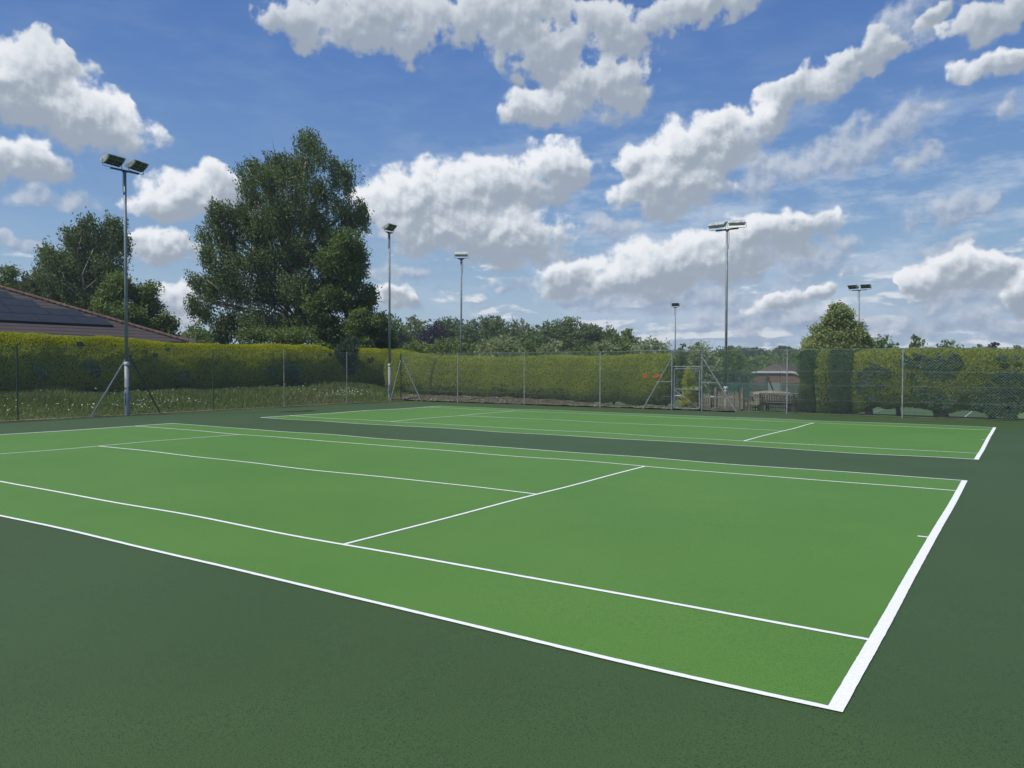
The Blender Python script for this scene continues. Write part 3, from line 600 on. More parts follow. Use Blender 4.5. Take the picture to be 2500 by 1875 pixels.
# ------------------------------------------------------------------ floodlights
def lamp_head(parent, M4):
    """wedge shaped floodlight: long axis X, glass looks along +Y and down"""
    L = 0.40
    prof = [(-.20, .03), (-.235, .13), (-.10, .20), (.30, .215), (.315, .185), (.20, .075), (.03, 0.0), (-.12, -.015)]   # (y, z) outline, glass from .315,.185 to -.12,-.015
    n = len(prof)
    mb = MB()
    for k in range(9):
        xx = -L*.8 + k*L*.2
        mb.bar(M4 @ Vector((xx, -.215, .05)), M4 @ Vector((xx, -.24, .13)), .018, .03); mb.bar(M4 @ Vector((xx, -.24, .13)), M4 @ Vector((xx, -.10, .212)), .018, .03)
    v = [M4 @ Vector((sx*L*(1.0 if z > .1 else .93), y, z)) for sx in (-1, 1) for y, z in prof]
    f_ = [tuple(range(n))[::-1], tuple(range(n, 2*n))]
    for k in range(n): f_.append((k, (k+1) % n, n+(k+1) % n, n+k))
    b_ = mb.add(v, f_).build('lamp_body', M['head'], parent)
    # glass, 4 strips following the curved mouth
    gl = MB(); gp = [(.300, .170), (.196, .066), (.03, -.011), (-.112, -.026)]; w = L*.93-.03
    vv = [M4 @ Vector((sx*w, y, z)) for y, z in gp for sx in (-1, 1)] + [M4 @ Vector((sx*w, y-.004, z+.012)) for y, z in gp for sx in (-1, 1)]
    ff = [(2*i, 2*i+1, 2*i+3, 2*i+2) for i in range(3)] + [(8+2*i, 8+2*i+2, 8+2*i+3, 8+2*i+1) for i in range(3)]
    ff += [(0, 8, 9, 1), (6, 7, 15, 14)] + [(2*i, 2*i+2, 8+2*i+2, 8+2*i) for i in range(3)] + [(2*i+1, 8+2*i+1, 8+2*i+3, 2*i+3) for i in range(3)]
    gl.add(vv, ff).build('glass', M['glass'], b_)
    gb = MB()
    for xx in (-.5, 0, .5):
        for i in range(3): gb.bar(M4 @ Vector((xx*2*w*.96, gp[i][0], gp[i][1]-.008)), M4 @ Vector((xx*2*w*.96, gp[i+1][0], gp[i+1][1]-.008)), .016)
    for (y, z) in (gp[1], gp[2]): gb.bar(M4 @ Vector((-w, y, z-.008)), M4 @ Vector((w, y, z-.008)), .010)
    gb.build('wire_guard', M['galv'], b_)
    br = MB(); 
    br.tube([M4 @ Vector(q) for q in ((-L-.015, -.02, .11), (-L-.03, -.08, -.10), (-L+.03, -.09, -.13), (L-.03, -.09, -.13), (L+.03, -.08, -.10), (L+.015, -.02, .11))], .014, 5)
    br.build('bracket', M['galv'], parent)
def floodlight(x, y, z0, face, heads, label, yaw=(0, 0), h=9.75, rust=False):
    """face = compass direction (radians from +x) the lamps look towards"""
    t = thing('floodlight_mast', (x, y, z0), label, 'floodlight', 'tennis court floodlights')
    MB().tube([(0, 0, -.1), (0, 0, .02), (0, 0, 2.02)], [.098, .092, .092], 18).build('base_section', M['galv_pale'], t, True)
    MB().tube([(0, 0, 2.02), (0, 0, 2.06), (0, 0, 2.13), (0, 0, 2.16)], [.104, .112, .098, .070], 18).build('collar', M['head'], t, True)
    MB().tube([(0, 0, 2.15), (0, 0, 6), (0, 0, h)], [.066, .060, .053], 16).build('pole', M['galv_pale'], t, True)
    MB().box(-.045, .045, -.108, -.095, .45, .95).build('access_door', M['galv'], t, bevel=.004)
    if rust: MB().tube([(0, 0, 1.62), (0, 0, 1.92)], [.1025, .1025], 18, False).build('rust_band', pmat('rusty steel', (.25, .13, .08), (.15, .09, .07), 9, .9, .2), t, True)
    rz = Matrix.Rotation(face - math.pi/2, 4, 'Z')
    w = .58 if heads == 2 else .2
    cb = MB(); cb.bar(rz @ Vector((-w, 0, h+.01)), rz @ Vector((w, 0, h+.01)), .075, .06); cb.box(-.08, .08, -.08, .08, h-.05, h-.021, rz); cb.build('crossbar', M['steel_dark'], t)
    cbl = MB(); cbl.tube([rz @ Vector(q) for q in ((.09, .02, h-.02), (.10, .03, h-.35), (.095, .02, h-.75), (.06, .0, h-.95))], .013, 5); cbl.build('cable', M['steel_dark'], t)
    offs = (-.49, .49) if heads == 2 else (0,)
    for o_ in offs:
        ya = yaw[1] if o_ > 0 else yaw[0]
        M4 = rz @ Matrix.Translation((o_, .02, h+.19)) @ Matrix.Rotation(ya, 4, 'Z') @ Matrix.Rotation(R_(15), 4, 'X')
        lamp_head(t, M4)
    return t
floodlight(-29.15, 12.42, 0, 0.0, 2, 'grey floodlight mast with two lamps beside the left fence, nearest one', (.34, .16))
floodlight(-30.05, 28.7, 0, -0.25, 1, 'grey floodlight mast with a single lamp at the far left fence corner', (.35, .35))
floodlight(-28.39, 33.36, -1.1, math.pi/2+.35, 1, 'floodlight mast rising behind the clipped back hedge, lamp turned away', (.25, .25))
floodlight(-11.38, 32.33, -1.1, math.pi/2-.12, 2, 'tall floodlight mast with two lamps behind the gate and picket fence', (.05, .45), rust=True)
floodlight(-30.03, 72.34, -1.5, -math.pi/2+.2, 1, 'distant slim floodlight mast with one dark lamp in line with the gate post')
floodlight(-10.99, 65.3, -1.3, -math.pi/2, 2, 'distant floodlight mast with two dark lamps in front of the conical tree', (0, -.35))
# strap tying the nearest mast to its fence post
mb = MB().tube([(math.cos(a)*.112-29.15, math.sin(a)*.112+12.42, 1.12) for a in np.linspace(0, 2*math.pi, 17)], .012, 5)
st = thing('strap', (-29.15, 12.42, 1.12), 'black strap round the foot of the nearest floodlight mast', 'strap'); relmb(mb, st).build('band', M['steel_dark'], st)
relmb(MB().box(-29.19, -29.11, 12.53, 12.545, 1.10, 1.14), st).build('buckle', M['steel_dark'], st)

# ------------------------------------------------------------------ foliage helpers
def unit(v): return v/np.maximum(np.linalg.norm(v, axis=-1, keepdims=True), 1e-9)
def leafmesh(name, C_, D_, ln, wd, mat, parent, tint, Nn=None):
    n = len(C_)
    if Nn is None: Nn = rng.normal(0, 1, (n, 3))
    S = unit(np.cross(D_, Nn)); ln = np.broadcast_to(ln, (n,))[:, None]; wd = np.broadcast_to(wd, (n,))[:, None]
    V = np.stack([C_ - D_*ln*.5, C_ + S*wd*.5 - D_*ln*.05, C_ + D_*ln*.5, C_ - S*wd*.5 - D_*ln*.05], 1).reshape(-1, 3)
    return arr_mesh(name, V, np.arange(4*n).reshape(-1, 4), mat, parent, tint)
def vnoise(P, s, seed=0):
    x, y, z = P[:, 0]*s+seed, P[:, 1]*s+seed*1.7, P[:, 2]*s-seed
    return (np.sin(x+1.7*np.sin(y*.8+z*.5)) + np.sin(y*1.3+1.3*np.sin(z*1.1+x*.6)) + np.sin(z*1.2+1.5*np.sin(x*.9+y*.4)))/3

def hedge(name, label, path, topf, botf, thick, leafm, dens, cat='hedge', ln=(.055, .11), arch=None, seed=1, coref=None, ends=True, out=1, amp=.07, holes=None, parent=None, batter=0):
    """clipped hedge following path (front bottom line); out = side the front faces"""
    path = np.array(path, float); seg = np.linalg.norm(np.diff(path, axis=0), axis=1); Ls = np.concatenate([[0], np.cumsum(seg)]); L = Ls[-1]
    def at(s):
        x = np.interp(s, Ls, path[:, 0]); y = np.interp(s, Ls, path[:, 1])
        d = np.stack([np.interp(s+.2, Ls, path[:, 0])-np.interp(s-.2, Ls, path[:, 0]), np.interp(s+.2, Ls, path[:, 1])-np.interp(s-.2, Ls, path[:, 1])], -1); d = unit(d)
        return x, y, d
    prof = np.array([(.42, 0), (.14, .10), (.02, .26), (0, .45), (.05, .68), (.12, .83), (.22, .94), (.40, 1.0), (.62, 1.0), (.86, .94), (.97, .8), (1.0, .5), (.9, .1), (.6, 0)])
    if batter: prof = np.array([(.40, 0), (.12, .10), (.01, .22), (0, .36), (.05, .52), (.12, .66), (.20, .78), (.29, .88), (.40, .96), (.54, 1.0), (.72, .98), (.9, .85), (1.0, .5), (.9, .1), (.6, 0)])
    pl = np.concatenate([[0], np.cumsum(np.linalg.norm(np.diff(prof*[thick, 2.5], axis=0), axis=1))]); pl /= pl[-1]
    def surf(s, t):
        x, y, d = at(s); nrm = np.stack([d[:, 1], -d[:, 0]], -1)*out       # outward (front)
        u = np.interp(t, pl, prof[:, 0]); v = np.interp(t, pl, prof[:, 1])
        zt = topf(s); zb = botf(s)
        k = np.ones_like(s)
        if ends:
            k = np.sqrt(np.clip(1-(1-np.clip(np.minimum(s, L-s)/min(.7, L*.28), 0, 1))**2, 0.0, 1))
        uu = .5 + (u-.5)*(.25+.75*k)
        z = zb + v*(zt-zb)*(.90+.10*k)
        P = np.stack([x - nrm[:, 0]*uu*thick, y - nrm[:, 1]*uu*thick, z], -1)
        return P, nrm
    def disp(P, nv): 
        w = vnoise(P, 1.1, seed)*amp + vnoise(P, 3.1, seed+2)*amp*.45 + vnoise(P, 8, seed+4)*amp*.25
        return P + nv*w[:, None]
    def normal(s, t):
        P0, _ = surf(s, t); P1, _ = surf(s+.05, t); P2, _ = surf(s, t+.01)
        nn = unit(np.cross(P1-P0, P2-P0)); 
        return P0, nn
    root = parent or thing(name, (float(path[:, 0].mean()), float(path[:, 1].mean()), float(botf(np.array([L/2]))[0])), label, cat)
    off = np.array(root.location)
    ns = int(L/.25)+1; nt = 26
    S_, T_ = np.meshgrid(np.linspace(0.001, L-.001, ns), np.linspace(0, 1, nt), indexing='ij')
    P0, nn = normal(S_.ravel(), T_.ravel())
    cen = P0.mean(0)
    P0c, _ = surf(S_.ravel(), np.full(S_.size, .0)); 
    # make normals point out of the volume
    x, y, d = at(S_.ravel()); fr = np.stack([d[:, 1], -d[:, 0]], -1)*out
    mid = np.stack([x - fr[:, 0]*.5*thick, y - fr[:, 1]*.5*thick, (topf(S_.ravel())+botf(S_.ravel()))/2], -1)
    sg = np.sign(((P0-mid)*nn).sum(1)); nn = nn*sg[:, None]
    Pc = disp(P0, nn) - nn*.07
    id_ = np.arange(ns*nt).reshape(ns, nt); Fq = np.stack([id_[:-1, :-1], id_[1:, :-1], id_[1:, 1:], id_[:-1, 1:]], -1).reshape(-1, 4)
    Fc = np.concatenate([Fq, np.stack([id_[:-1, -1], id_[1:, -1], id_[1:, 0], id_[:-1, 0]], -1)])
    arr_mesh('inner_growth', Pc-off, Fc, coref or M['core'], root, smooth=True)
    H = float((topf(np.array([L/2]))-botf(np.array([L/2])))[0]); per = 2*H+thick
    n = int(L*per*dens); s = rng.random(n)*L; t = np.where(rng.random(n) < .72, rng.random(n)*.56, rng.random(n))
    P0, nn = normal(s, t)
    x, y, d = at(s); fr = np.stack([d[:, 1], -d[:, 0]], -1)*out
    mid = np.stack([x - fr[:, 0]*.5*thick, y - fr[:, 1]*.5*thick, (topf(s)+botf(s))/2], -1)
    nn = nn*np.sign(((P0-mid)*nn).sum(1))[:, None]
    P = disp(P0, nn); keep = np.ones(n, bool)
    zr = (P[:, 2]-botf(s))/(topf(s)-botf(s))
    # bald, browner patches low down where little grows
    patch = vnoise(P, 1.3, seed+9) + .5*vnoise(P, 3.3, seed+11)
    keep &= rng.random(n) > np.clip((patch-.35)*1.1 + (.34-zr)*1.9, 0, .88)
    if holes is not None: keep &= ~holes(P)
    P, nn, zr = P[keep], nn[keep], zr[keep]; n = len(P)
    D_ = unit(nn*.30 + rng.normal(0, .55, (n, 3)) + [0, 0, .65])
    ll = ln[0] + (ln[1]-ln[0])*rng.random(n)**1.5
    P = P + nn*(rng.random(n)[:, None]*.05-.03)
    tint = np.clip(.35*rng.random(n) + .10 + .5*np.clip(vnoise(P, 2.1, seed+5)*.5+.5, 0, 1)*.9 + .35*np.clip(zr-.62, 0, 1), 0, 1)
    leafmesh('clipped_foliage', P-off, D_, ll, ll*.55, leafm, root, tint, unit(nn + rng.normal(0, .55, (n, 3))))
    return root, surf, disp
def ivy_patch(root, cx, cz, rx, rz_, y0, n, name='ivy', mat=None, depth=.12, size=.085, seed=3):
    a = rng.random(n)*2*math.pi; r = np.sqrt(rng.random(n)); x = cx + np.cos(a)*r*rx*1.3; z = cz + np.sin(a)*r*rz_*1.3; kz = (z > .12) & (z < 2.55); a, r, x, z = a[kz], r[kz], x[kz], z[kz]; n = len(a)
    P = np.stack([x, y0 - rng.random(n)*depth, z], -1)
    k = (vnoise(P, 3.0, seed)*1.2+vnoise(P, 8.5, seed+1)*.9+r*1.1) < .62; P = P[k]; n = len(P)
    D_ = unit(np.stack([rng.normal(0, .6, n), -rng.random(n)*.5, -rng.random(n)-.2], -1)); s = size*(.6+.8*rng.random(n))
    Nn = unit(np.stack([rng.normal(0, .35, n), -np.ones(n), rng.normal(.45, .4, n)], -1))
    leafmesh(name, P-np.array(root.location), D_, s, s*.85, mat or M['lf_ivy'], root, rng.random(n), Nn)
def stems(root, pts, mat, name='trunk'):
    for (x, y, z0, z1, r) in pts:
        mb = MB(); p = [Vector((x, y, z0))]; 
        mb.tube([(x, y, z0-.1), (x+.01, y, z0+(z1-z0)*.35), (x-.03, y+.03, z0+(z1-z0)*.7), (x-.02, y+.05, z1+.25)], [r*1.35, r, r*1.05, r*1.8], 9)
        for k in range(3):
            a = random.uniform(-1, 1); mb.tube([(x, y, z0+(z1-z0)*.6), (x+a*.35, y+random.uniform(-.1, .2), z1+.1), (x+a*.8, y+.2, z1+.5)], [r*.55, r*.4, r*.2], 6)
        relmb(mb, root).build(name, mat, root, True)

# left golden hedge
def interp(xs, ys): return lambda s: np.interp(s, xs, ys)
hl_y0 = 3.0
tops = [(3, 3.5), (10.9, 3.45), (13.9, 3.43), (17.3, 3.34), (19.8, 3.24), (24.6, 3.29), (28.9, 3.36), (30.0, 3.15), (30.8, 3.0), (31.9, 3.15), (33.8, 3.24), (36.6, 3.30), (38.1, 3.2), (41, 3.1)]
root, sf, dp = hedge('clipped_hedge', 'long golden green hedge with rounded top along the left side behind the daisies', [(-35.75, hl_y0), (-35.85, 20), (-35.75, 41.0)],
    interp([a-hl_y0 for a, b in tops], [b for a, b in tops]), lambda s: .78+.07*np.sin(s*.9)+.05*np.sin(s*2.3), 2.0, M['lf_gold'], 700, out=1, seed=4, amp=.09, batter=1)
stems(root, [(-36.6, y, .45, 1.0, .10) for y in np.arange(4.2, 40, 1.9)], M['bark'])
def ivy_left(cy_, cz, r, n, mat=None):
    a = rng.random(n)*2*math.pi; q = np.sqrt(rng.random(n)); P = np.stack([-35.72+.16*rng.random(n), cy_+np.cos(a)*q*r*1.1, cz+np.sin(a)*q*r], -1)
    k = (vnoise(P, 4.5, cy_)*1.1+vnoise(P, 11, cy_)*.8+q*1.1) < .6; P = P[k]; n = len(P)
    D_ = unit(np.stack([rng.random(n)*.5, rng.normal(0, .6, n), -rng.random(n)-.2], -1)); s = .10*(.6+.8*rng.random(n))
    leafmesh('ivy', P-np.array(root.location), D_, s, s*.85, mat or M['lf_ivy'], root, rng.random(n), unit(np.stack([np.ones(n), rng.normal(0, .35, n), rng.normal(.45, .4, n)], -1)))
for cy_, cz, r, n in ((13.9, 2.95, .15, 80), (18.3, 2.85, .13, 60), (17.6, 2.55, .12, 60), (12.0, 1.7, .5, 500), (14.5, 1.9, .5, 420), (24.9, 1.75, .34, 420), (26.4, 1.75, .55, 900), (26.7, 1.25, .4, 420), (30.2, 2.55, .32, 380), (29.3, 2.75, .12, 90), (32.9, 2.4, .25, 220), (19.2, 1.35, .4, 300)):
    ivy_left(cy_, cz, r, n)
# back hedge between the corner and the gate
bt = [(0, 2.95), (1.4, 3.05), (2.6, 2.95), (4.2, 2.80), (6.2, 2.66), (9.5, 2.55), (12.6, 2.55), (15.5, 2.58), (18.5, 2.60), (20.5, 2.60)]
root2, sf2, dp2 = hedge('clipped_hedge', 'rounded yellow green hedge behind the back fence between the corner and the gate', [(-34.0, 32.6), (-33.2, 31.6), (-31.6, 31.05), (-28, 31.0), (-20, 30.95), (-13.7, 30.75)],
    interp([a for a, b in bt], [b for a, b in bt]), lambda s: np.interp(s, [0, 6, 14, 21], [.30, .26, .16, .08])+.06*np.sin(s*1.9)+.05*np.sin(s*4.3), 1.55, M['lf_gold_green'], 800, out=1, seed=11, amp=.055, ln=(.05, .10))
stems(root2, [(x, 31.6, .0, .7, .07) for x in np.arange(-33, -13.9, 1.45)], M['bark'])
# right hand hedge
rt_ = [(0, 2.72), (3.3, 2.74), (5.2, 2.70), (8, 2.64), (12, 2.62), (20, 2.7)]
rb_ = [(0, .02), (.5, .12), (1.0, .36), (1.35, .22), (1.9, .40), (2.6, .34), (2.9, .30), (3.4, .12), (4.1, .38), (4.6, .28), (5.1, .12), (5.6, .30), (6.1, .30), (6.5, .05), (9, .05), (20, .1)]
X0R = -5.35
root3, sf3, dp3 = hedge('clipped_hedge', 'yellow green hedge with ivy patches and bare stems behind the right part of back fence', [(X0R, 29.75), (-1, 29.75), (13, 29.75)],
    interp([a for a, b in rt_], [b for a, b in rt_]), interp([a for a, b in rb_], [b for a, b in rb_]), 1.5, M['lf_mixhedge'], 800, out=1, seed=21, amp=.06, ln=(.055, .11))
stems(root3, [(-4.65, 30.3, -.1, .5, .16), (-3.55, 30.4, -.1, .55, .09), (-2.02, 30.3, -.1, .5, .27), (-.28, 30.3, -.1, .5, .13), (2.5, 30.4, -.1, .5, .15)], M['bark'])
for cx, cz, rx, rz_, n in ((-4.55, 1.75, .60, .55, 1700), (-4.5, 1.2, .45, .45, 900), (-2.35, 2.15, .85, .50, 2600), (-2.0, 1.35, .75, .75, 3200), (-.75, 1.25, .42, .62, 1500), (-3.0, 1.45, .4, .45, 700), (-1.25, 1.0, .3, .3, 300), (.15, 1.15, .55, .55, 1400), (.55, .65, .9, .65, 3200), (.9, 1.45, .55, .55, 1500), (.05, 2.35, .16, .10, 90), (.42, 2.33, .14, .12, 90), (-.6, 1.95, .14, .17, 130), (1.9, 1.2, 1.0, 1.0, 2500), (-.1, .35, .7, .3, 900)):
    ivy_patch(root3, cx, cz, rx, rz_, 29.80, n, seed=cx)
# two dark clipped conifers and the lighter bush between, at the hedge's left end
def conifer_col(x, w_, z1, label, mat, dens=750, y=29.75, th=1.3, nm='clipped_conifer'):
    r, a, b = hedge(nm, label, [(x-w_/2, y), (x+w_/2, y)], lambda s: np.full_like(s, z1)+.05*np.sin(s*5), lambda s: np.full_like(s, .0)+.03, th, mat, dens, cat='conifer', seed=int(abs(x)*10), amp=.09, ends=True)
    stems(r, [(x, y+.6, -.1, .3, .07)], M['bark']); return r
conifer_col(-7.12, .78, 2.68, 'dark green clipped conifer at the left end of the right hand hedge, beside the benches', M['lf_conifer'])
conifer_col(-5.72, .98, 2.66, 'dark green clipped conifer joined to the yellow green hedge, second from the benches', M['lf_conifer'])
conifer_col(-6.42, .62, 2.62, 'lighter green bush squeezed between the two dark clipped conifers', M['lf_mixhedge'], 500, y=29.92, th=1.1, nm='clipped_bush')

# ------------------------------------------------------------------ meadow strip with daisies
n = 50000; x = -29.75 - rng.random(n)**.9*6.2; y = -2 + rng.random(n)*37.0
P = np.stack([x, y, terrain(x, y)], -1); lush = vnoise(P, .9, 3)*.5+.5; tall = np.clip((-30.0-x)/3, .15, 1)
hgt = (.08+.16*rng.random(n)+.50*lush*lush*rng.random(n))*tall + .05
lean = rng.normal(0, .28, (n, 2)); D_ = unit(np.stack([lean[:, 0]+.12, lean[:, 1]+.15, np.ones(n)], -1)); dry = rng.random(n) < np.clip(.08+.9*(vnoise(P, .45, 8)-.35)+ (y > 20)*.14, .03, .6)
for nm, k, mat, lab in (('meadow_grass', ~dry, M['grassblade'], 'long green grass between the left fence and the hedge'), ('dry_grass', dry, M['grassdry'], 'pale dry seeding grass among the green behind the left fence')):
    o = leafmesh(nm, P[k]+D_[k]*hgt[k][:, None]*.5, D_[k], hgt[k], .030+.016*rng.random(k.sum()), mat, None, rng.random(k.sum())); tag(o, lab, 'grass', kind='stuff')
# daisies in drifts
cl = [(-31.0, 8.6, .9, 60), (-30.6, 7.5, .6, 40), (-30.8, 12.0, .7, 70), (-31.3, 11.4, .9, 60), (-30.9, 13.4, .6, 80), (-30.4, 13.9, .5, 60), (-32.0, 14.9, 1.2, 70), (-31.0, 15.6, .8, 130), (-31.1, 17.0, .8, 110), (-34.5, 14.5, 1.2, 60), (-35.0, 21.5, 1.5, 40), (-34.8, 25.5, 1.5, 50),
      (-31.5, 26.0, 1.1, 190), (-31.9, 27.4, 1.1, 230), (-33.0, 25.3, 1.3, 150), (-32.5, 28.2, .8, 120), (-33.6, 17.5, 1.4, 50), (-30.3, 10.2, .5, 30), (-33.5, 9.5, 1.5, 40), (-30.5, 4, 2, 60)]
Pd = []
for (cx, cyy, r, k) in cl: Pd.append(np.stack([cx+rng.normal(0, r*.5, int(k*.24)), cyy+rng.normal(0, r*.8, int(k*.24))], -1))
Pd.append(np.stack([-29.9-rng.random(50)*5.6, 3+rng.random(50)*26], -1)); Pd = np.concatenate(Pd); Pd[:, 0] = np.minimum(Pd[:, 0], -29.8)
z = terrain(Pd[:, 0], Pd[:, 1]) + .22+.22*rng.random(len(Pd)); n = len(Pd)
cc_ = np.stack([Pd[:, 0], Pd[:, 1], z], -1); nn = unit(np.stack([.25+rng.normal(0, .35, n), rng.normal(-.15, .35, n), np.ones(n)], -1))
a1 = unit(np.cross(nn, [0, 1, 0])); a2 = np.cross(nn, a1); r = (.014+.012*rng.random(n))[:, None]
V = np.stack([cc_+(a1*math.cos(t_)+a2*math.sin(t_))*r for t_ in np.arange(8)*math.pi/4], 1).reshape(-1, 3); k = np.arange(n)[:, None]*8
F = np.concatenate([k+np.array([[0, 1, 2, 3]]), k+np.array([[0, 3, 4, 7]]), k+np.array([[4, 5, 6, 7]])])
tag(arr_mesh('daisies', V, F, M['petal']), 'white ox-eye daisies in drifts along the left fence', 'flowers', kind='stuff')
n = 300; x = -34 + rng.random(n)*20.; y = 29.5 + rng.random(n)**2*1.3; P = np.stack([x, y, terrain(x, y)], -1); D_ = unit(np.stack([rng.normal(0, .4, n), rng.normal(0, .4, n), np.ones(n)], -1)); h_ = .05+.14*rng.random(n)
tag(leafmesh('weeds', P+D_*h_[:, None]*.5, D_, h_, .03, M['grassblade'], None, rng.random(n)), 'low weeds on the soil behind the back fence', 'weeds', kind='stuff')

# ------------------------------------------------------------------ trees
CAMXY = np.array([0.86, -4.70])
def frame_at(bx, by):
    v = np.array([bx, by]) - CAMXY; v /= np.linalg.norm(v)
    return np.array([v[1], -v[0]]), v            # across the view, away
def tree(name, label, cat, base, lobes, leafm, barkm=None, n=9000, ll=.2, clump=.5, per=16, weep=0.0, hang=1.2, depth=1.0, group=None, trunk_r=.22, sway=(0, 0), gap=.15, limbs=10, scale=1.0, seed=0, lean=0.0, shell=2.4, wl=.5, front=()):
    """lobes: (u across, z, ru, rz) in metres round the trunk; every leaf is its own face"""
    bx, by = base; z0 = float(terrain(bx, by)); ux, dv = frame_at(bx, by)
    t = thing(name, (bx, by, z0), label, cat, group)
    Lb = np.array(lobes, float)[:, :4]; nl = len(Lb)
    r_ = np.random.default_rng(seed+100)
    rd = np.sqrt(Lb[:, 2]*Lb[:, 3])*depth*1.25
    # lobes that lie near the middle of the crown are spread in depth, outer ones stay close
    cu = (Lb[:, 0].min()+Lb[:, 0].max())/2; W_ = (Lb[:, 0].max()-Lb[:, 0].min())/2+.6
    dmax = np.sqrt(np.clip(1-((Lb[:, 0]-cu)/W_)**2, .05, 1))*W_*.75*depth
    dz = (r_.random(nl)*2-1)*dmax
    # a second, hidden-side copy of every lobe rounds the crown out
    Lall = np.concatenate([Lb, Lb*[1, 1, .95, .95]]); dall = np.concatenate([dz, -dz*.8]); rdall = np.concatenate([rd, rd])
    wgt = (Lall[:, 2]*Lall[:, 3])**1.0; wgt = wgt/wgt.sum()
    nc = int(n/per); k = r_.choice(len(Lall), nc, p=wgt)
    v = unit(r_.normal(0, 1, (nc, 3))); rr = r_.random(nc)**(1/shell)
    cen = np.stack([Lall[k, 0]+v[:, 0]*rr*Lall[k, 2], dall[k]+v[:, 1]*rr*rdall[k], Lall[k, 1]-z0*0+v[:, 2]*rr*Lall[k, 3]], -1)
    keep = vnoise(cen, 1.7/scale, seed)*.5+.5 > gap; cen = cen[keep]; v = v[keep]; nc = len(cen)
    ctint = r_.random(nc)
    # leaves of each clump
    if weep > 0:
        ns = np.maximum(2, per//6); st = np.repeat(cen, ns, 0) + r_.normal(0, clump*.45, (nc*ns, 3)); hl = hang*(.4+.9*r_.random(nc*ns)); pe = int(per/ns)
        q = r_.random((nc*ns, pe)); P = np.repeat(st, pe, 0) + np.stack([sway[0]*q*hl[:, None], sway[1]*q*hl[:, None], -q*hl[:, None]*weep], -1).reshape(-1, 3) + r_.normal(0, .07, (nc*ns*pe, 3))
        D_ = unit(r_.normal(0, .55, P.shape) + [sway[0]*.8, sway[1], -.9]); tint = np.repeat(np.repeat(ctint, ns), pe)
    else:
        P = np.repeat(cen, per, 0) + r_.normal(0, 1, (nc*per, 3))*clump*[.55, .55, .36]; vv = np.repeat(v, per, 0)
        D_ = unit(vv*.6 + r_.normal(0, .6, P.shape) + [sway[0], sway[1], .05]); tint = np.repeat(ctint, per)
    Nn = unit(r_.normal(0, .7, P.shape) + [0, -.25, .8])
    tint = np.clip(tint*.55 + .45*r_.random(len(P)), 0, 1)
    s = ll*(.6+.8*r_.random(len(P)))
    def toworld(A): return np.stack([A[:, 0]*ux[0]+A[:, 1]*dv[0], A[:, 0]*ux[1]+A[:, 1]*dv[1], A[:, 2]], -1)
    Pl = toworld(P); Pl[:, 2] -= z0
    leafmesh('crown', Pl, unit(toworld(D_)), s, s*wl, leafm, t, tint, unit(toworld(Nn)))
    # trunk and limbs
    top = Lb[:, 1].max(); cz = np.average(Lb[:, 1], weights=Lb[:, 2]*Lb[:, 3])
    bark = barkm or M['bark']
    def w3(u, d, z): return Vector((u*ux[0]+d*dv[0], u*ux[1]+d*dv[1], z-z0))
    cu2 = np.average(Lb[:, 0], weights=Lb[:, 2]*Lb[:, 3])
    H = top - z0
    tp = [w3(cu2*.0, 0, z0-.3)] + [w3(cu2*f_*.8+lean*f_+.12*math.sin(f_*7+seed), .1*math.sin(f_*5+seed), z0+H*f_) for f_ in (.12, .28, .45, .62, .78, .92)]
    tr = [trunk_r*1.25, trunk_r, trunk_r*.85, trunk_r*.68, trunk_r*.48, trunk_r*.28, trunk_r*.1]
    mb = MB().tube(tp, tr, 9)
    tk = mb.build('trunk', bark, t, True)
    lm = MB(); order = r_.permutation(len(Lall))[:limbs]
    for j in order:
        e = w3(Lall[j, 0], dall[j], Lall[j, 1]+Lall[j, 3]*.5); f_ = np.clip((Lall[j, 1]-z0)/H*.62, .12, .8)
        s0 = np.interp(f_, [0, .12, .28, .45, .62, .78, .92], range(7)); i0 = int(s0); s_ = tp[i0].lerp(tp[min(i0+1, 6)], s0-i0)
        mid = s_.lerp(e, .45) + Vector((0, 0, .07*(e-s_).length)); r0 = trunk_r*(.5-.35*f_)
        lm.tube([s_, mid, s_.lerp(e, .8)+Vector((0, 0, .05)), e], [r0, r0*.7, r0*.4, r0*.15], 6)
        for q_ in range(3):
            e2 = e + Vector(r_.normal(0, .32*max(Lall[j, 2], .4), 3)); a0 = mid.lerp(e, .3+.2*q_); lm.tube([a0, a0.lerp(e2, .5)+Vector((0, 0, .1)), e2], [r0*.4, r0*.25, r0*.08], 4)
    for d_, r0, pts in front:                           # stems standing out at the near side of the crown
        lm.tube([w3(u_, d_, z_) for u_, z_ in pts], [r0*(1-.75*i/(len(pts)-1)) for i in range(len(pts))], 6)
    if limbs: lm.build('limbs', bark, t, True)
    return t
